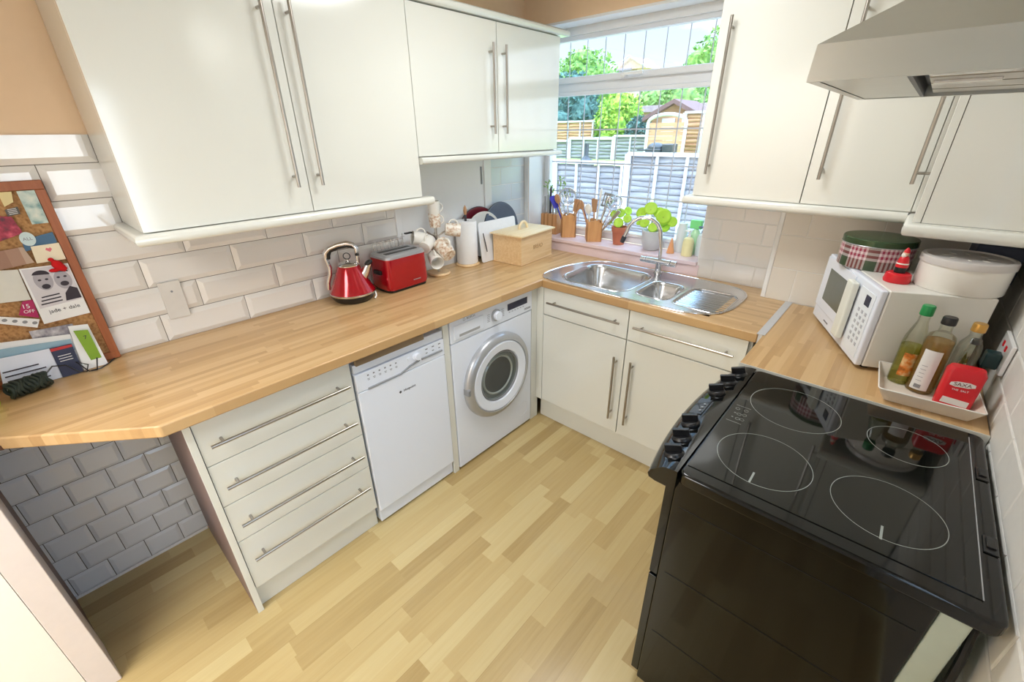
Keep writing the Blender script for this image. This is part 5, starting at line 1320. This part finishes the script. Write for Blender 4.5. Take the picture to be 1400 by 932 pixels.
blob('leafy_tree', 'bright green tree at the right edge of the window view', 'tree', (-2.6, 14.5, 1.3), 1.4, .9, 1.1, BUSH, 30, 7, grp=GT)
blob('hazy_tree', 'tall hazy tree rising right in the upper pane', 'tree', (-5.4, 20, 1.5), 1.7, 1.2, 1.9, TREEM, 26, 8, grp=GT)
blob('hazy_tree', 'hazy tree left of the far house roof', 'tree', (-14.5, 23, 1.5), 2.2, 1.4, 2.1, TREEM, 26, 9, grp=GT)
blob('leafy_tree', 'low dark tree far left behind the conifer', 'tree', (-9.6, 13, 1.0), 1.5, 1.0, 1.2, CONIF, 26, 10, grp=GT)
# far house and garage
hs = thing('far_house', 'distant brick house with a pitched roof beyond the gardens', 'house', (-15, 27, 1.5))
m = M(); m.box(-17.5, -12.4, 25.6, 31, 1.4, 5.0); m.prism([(-13.9,5.0),(-11.7,5.0),(-12.9,5.65)], -28, -25.5, mat=Matrix(((1,0,0,0),(0,0,-1,0),(0,1,0,0),(0,0,0,1)))); m.build('walls', BRICK, hs, True)
m = M(); v = m.verts([(-18,25.3,4.95),(-12.7,25.3,4.95),(-13.0,28,5.75),(-17.5,28,5.6),(-12.7,31,4.95),(-18,31,4.95)]); m.face([v[0],v[1],v[2],v[3]]); m.face([v[3],v[2],v[4],v[5]])
m.build('roof', ROOFM, hs, True, solid=.15)
m = M(); m.tube([(-13.95,25.35,4.98),(-12.9,25.35,5.68),(-11.65,25.35,4.98)], .05, 6); m.build('gable_board', WHITEP, hs, True)
m = M(); m.box(-16.2, -15.2, 25.56, 25.62, 3.2, 4.2); m.build('window', NAVY, hs, True)
gr = thing('far_garage', 'pale brick outbuilding with a tiled roof behind the shed', 'outbuilding', (-3.6, 12, 1.2))
m = M(); m.box(-4.9, -2.6, 11.6, 13, 1.1, 2.15); m.build('walls', BRICK, gr, True)
m = M(); m.prism([(-5.05,2.15),(-2.5,2.15),(-2.6,2.32),(-4.9,2.32)], -13.1, -11.5, mat=Matrix(((1,0,0,0),(0,0,-1,0),(0,1,0,0),(0,0,0,1)))); m.build('roof', ROOFM, gr, True)

# ------------------------------------------------------------------ world and lights
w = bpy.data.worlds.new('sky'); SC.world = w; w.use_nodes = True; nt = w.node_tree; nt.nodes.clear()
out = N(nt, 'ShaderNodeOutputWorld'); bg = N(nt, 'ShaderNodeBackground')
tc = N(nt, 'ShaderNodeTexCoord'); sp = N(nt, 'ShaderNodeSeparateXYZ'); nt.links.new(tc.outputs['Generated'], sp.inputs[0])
cr = N(nt, 'ShaderNodeValToRGB'); cr.color_ramp.elements[0].color = (*s2l(226, 238, 248), 1); cr.color_ramp.elements[1].color = (*s2l(130, 190, 240), 1)
cr.color_ramp.elements[0].position = .0; cr.color_ramp.elements[1].position = .6
nt.links.new(sp.outputs[2], cr.inputs[0])
mp = N(nt, 'ShaderNodeMapping'); mp.inputs['Scale'].default_value = (2.2, 2.2, 6.5)
nz = N(nt, 'ShaderNodeTexNoise'); nz.inputs['Scale'].default_value = 2.4; nz.inputs['Detail'].default_value = 6; nz.inputs['Roughness'].default_value = .6
nt.links.new(tc.outputs['Generated'], mp.inputs[0]); nt.links.new(mp.outputs[0], nz.inputs['Vector'])
c2 = N(nt, 'ShaderNodeValToRGB'); c2.color_ramp.elements[0].position = .46; c2.color_ramp.elements[1].position = .64
nt.links.new(nz.outputs[0], c2.inputs[0])
mx = N(nt, 'ShaderNodeMix', data_type='RGBA'); nt.links.new(c2.outputs[0], mx.inputs[0]); nt.links.new(cr.outputs[0], mx.inputs[6]); mx.inputs[7].default_value = (1, 1, 1, 1)
mr = N(nt, 'ShaderNodeMapRange'); mr.interpolation_type = 'SMOOTHSTEP'
for i, v in ((1, .34), (2, .75), (3, 1.35), (4, 8.5)): mr.inputs[i].default_value = v
nt.links.new(sp.outputs[2], mr.inputs[0])
# brightness added to the unseen sky beyond the back door, for drawers and tile reflections
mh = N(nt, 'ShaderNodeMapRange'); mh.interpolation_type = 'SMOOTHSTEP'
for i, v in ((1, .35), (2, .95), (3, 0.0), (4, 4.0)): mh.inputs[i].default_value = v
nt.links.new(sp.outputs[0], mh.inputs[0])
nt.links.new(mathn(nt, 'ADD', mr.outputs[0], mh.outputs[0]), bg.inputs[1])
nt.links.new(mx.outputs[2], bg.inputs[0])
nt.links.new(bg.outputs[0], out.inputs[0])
def area(name, loc, rot, sx, sy, power, col):
    l = bpy.data.lights.new(name, 'AREA'); l.shape = 'RECTANGLE'; l.size = sx; l.size_y = sy; l.energy = power; l.color = col
    o = bpy.data.objects.new(name, l); COL.objects.link(o); o.location = loc; o.rotation_euler = rot; return o
l = bpy.data.lights.new('sun', 'SUN'); l.energy = 2.2; l.angle = math.radians(3); l.color = (1, .96, .88)
o = bpy.data.objects.new('sun', l); COL.objects.link(o); o.rotation_euler = (math.radians(48), 0, math.radians(-35))
# unseen fill lights added at the kitchen ceiling and in the hall
l = bpy.data.lights.new('ceiling_fill', 'AREA'); l.shape = 'DISK'; l.size = .56; l.energy = 12; l.color = (.96, .99, 1)
o = bpy.data.objects.new('ceiling_fill', l); COL.objects.link(o); o.location = (1.2, -.45, HC-.10)
l = bpy.data.lights.new('hall_fill', 'AREA'); l.shape = 'DISK'; l.size = 1.5; l.energy = 58; l.color = (.94, .98, 1)
o = bpy.data.objects.new('hall_fill', l); COL.objects.link(o); o.location = (1.1, -3.1, HC-.02)

# ------------------------------------------------------------------ camera
cam = bpy.data.cameras.new('camera'); co = bpy.data.objects.new('camera', cam); COL.objects.link(co)
cam.sensor_fit = 'HORIZONTAL'; cam.sensor_width = 36; cam.lens = 588.91/1400*36; cam.clip_start = .02; cam.clip_end = 300
r_, u_, f_ = Vector((0.7461317, 0.66572621, -0.00980251)), Vector((-0.28287889, 0.33030388, 0.90048814)), Vector((-0.60271636, 0.66910982, -0.43477009))
co.matrix_world = Matrix(((r_.x, u_.x, -f_.x, 2.02014917), (r_.y, u_.y, -f_.y, -1.78417724), (r_.z, u_.z, -f_.z, 1.64098799), (0,0,0,1)))
SC.camera = co
SC.view_settings.view_transform = 'Standard'; SC.view_settings.look = 'None'; SC.view_settings.gamma = 1; SC.view_settings.use_curve_mapping = False
SC.view_settings.exposure = 0.25
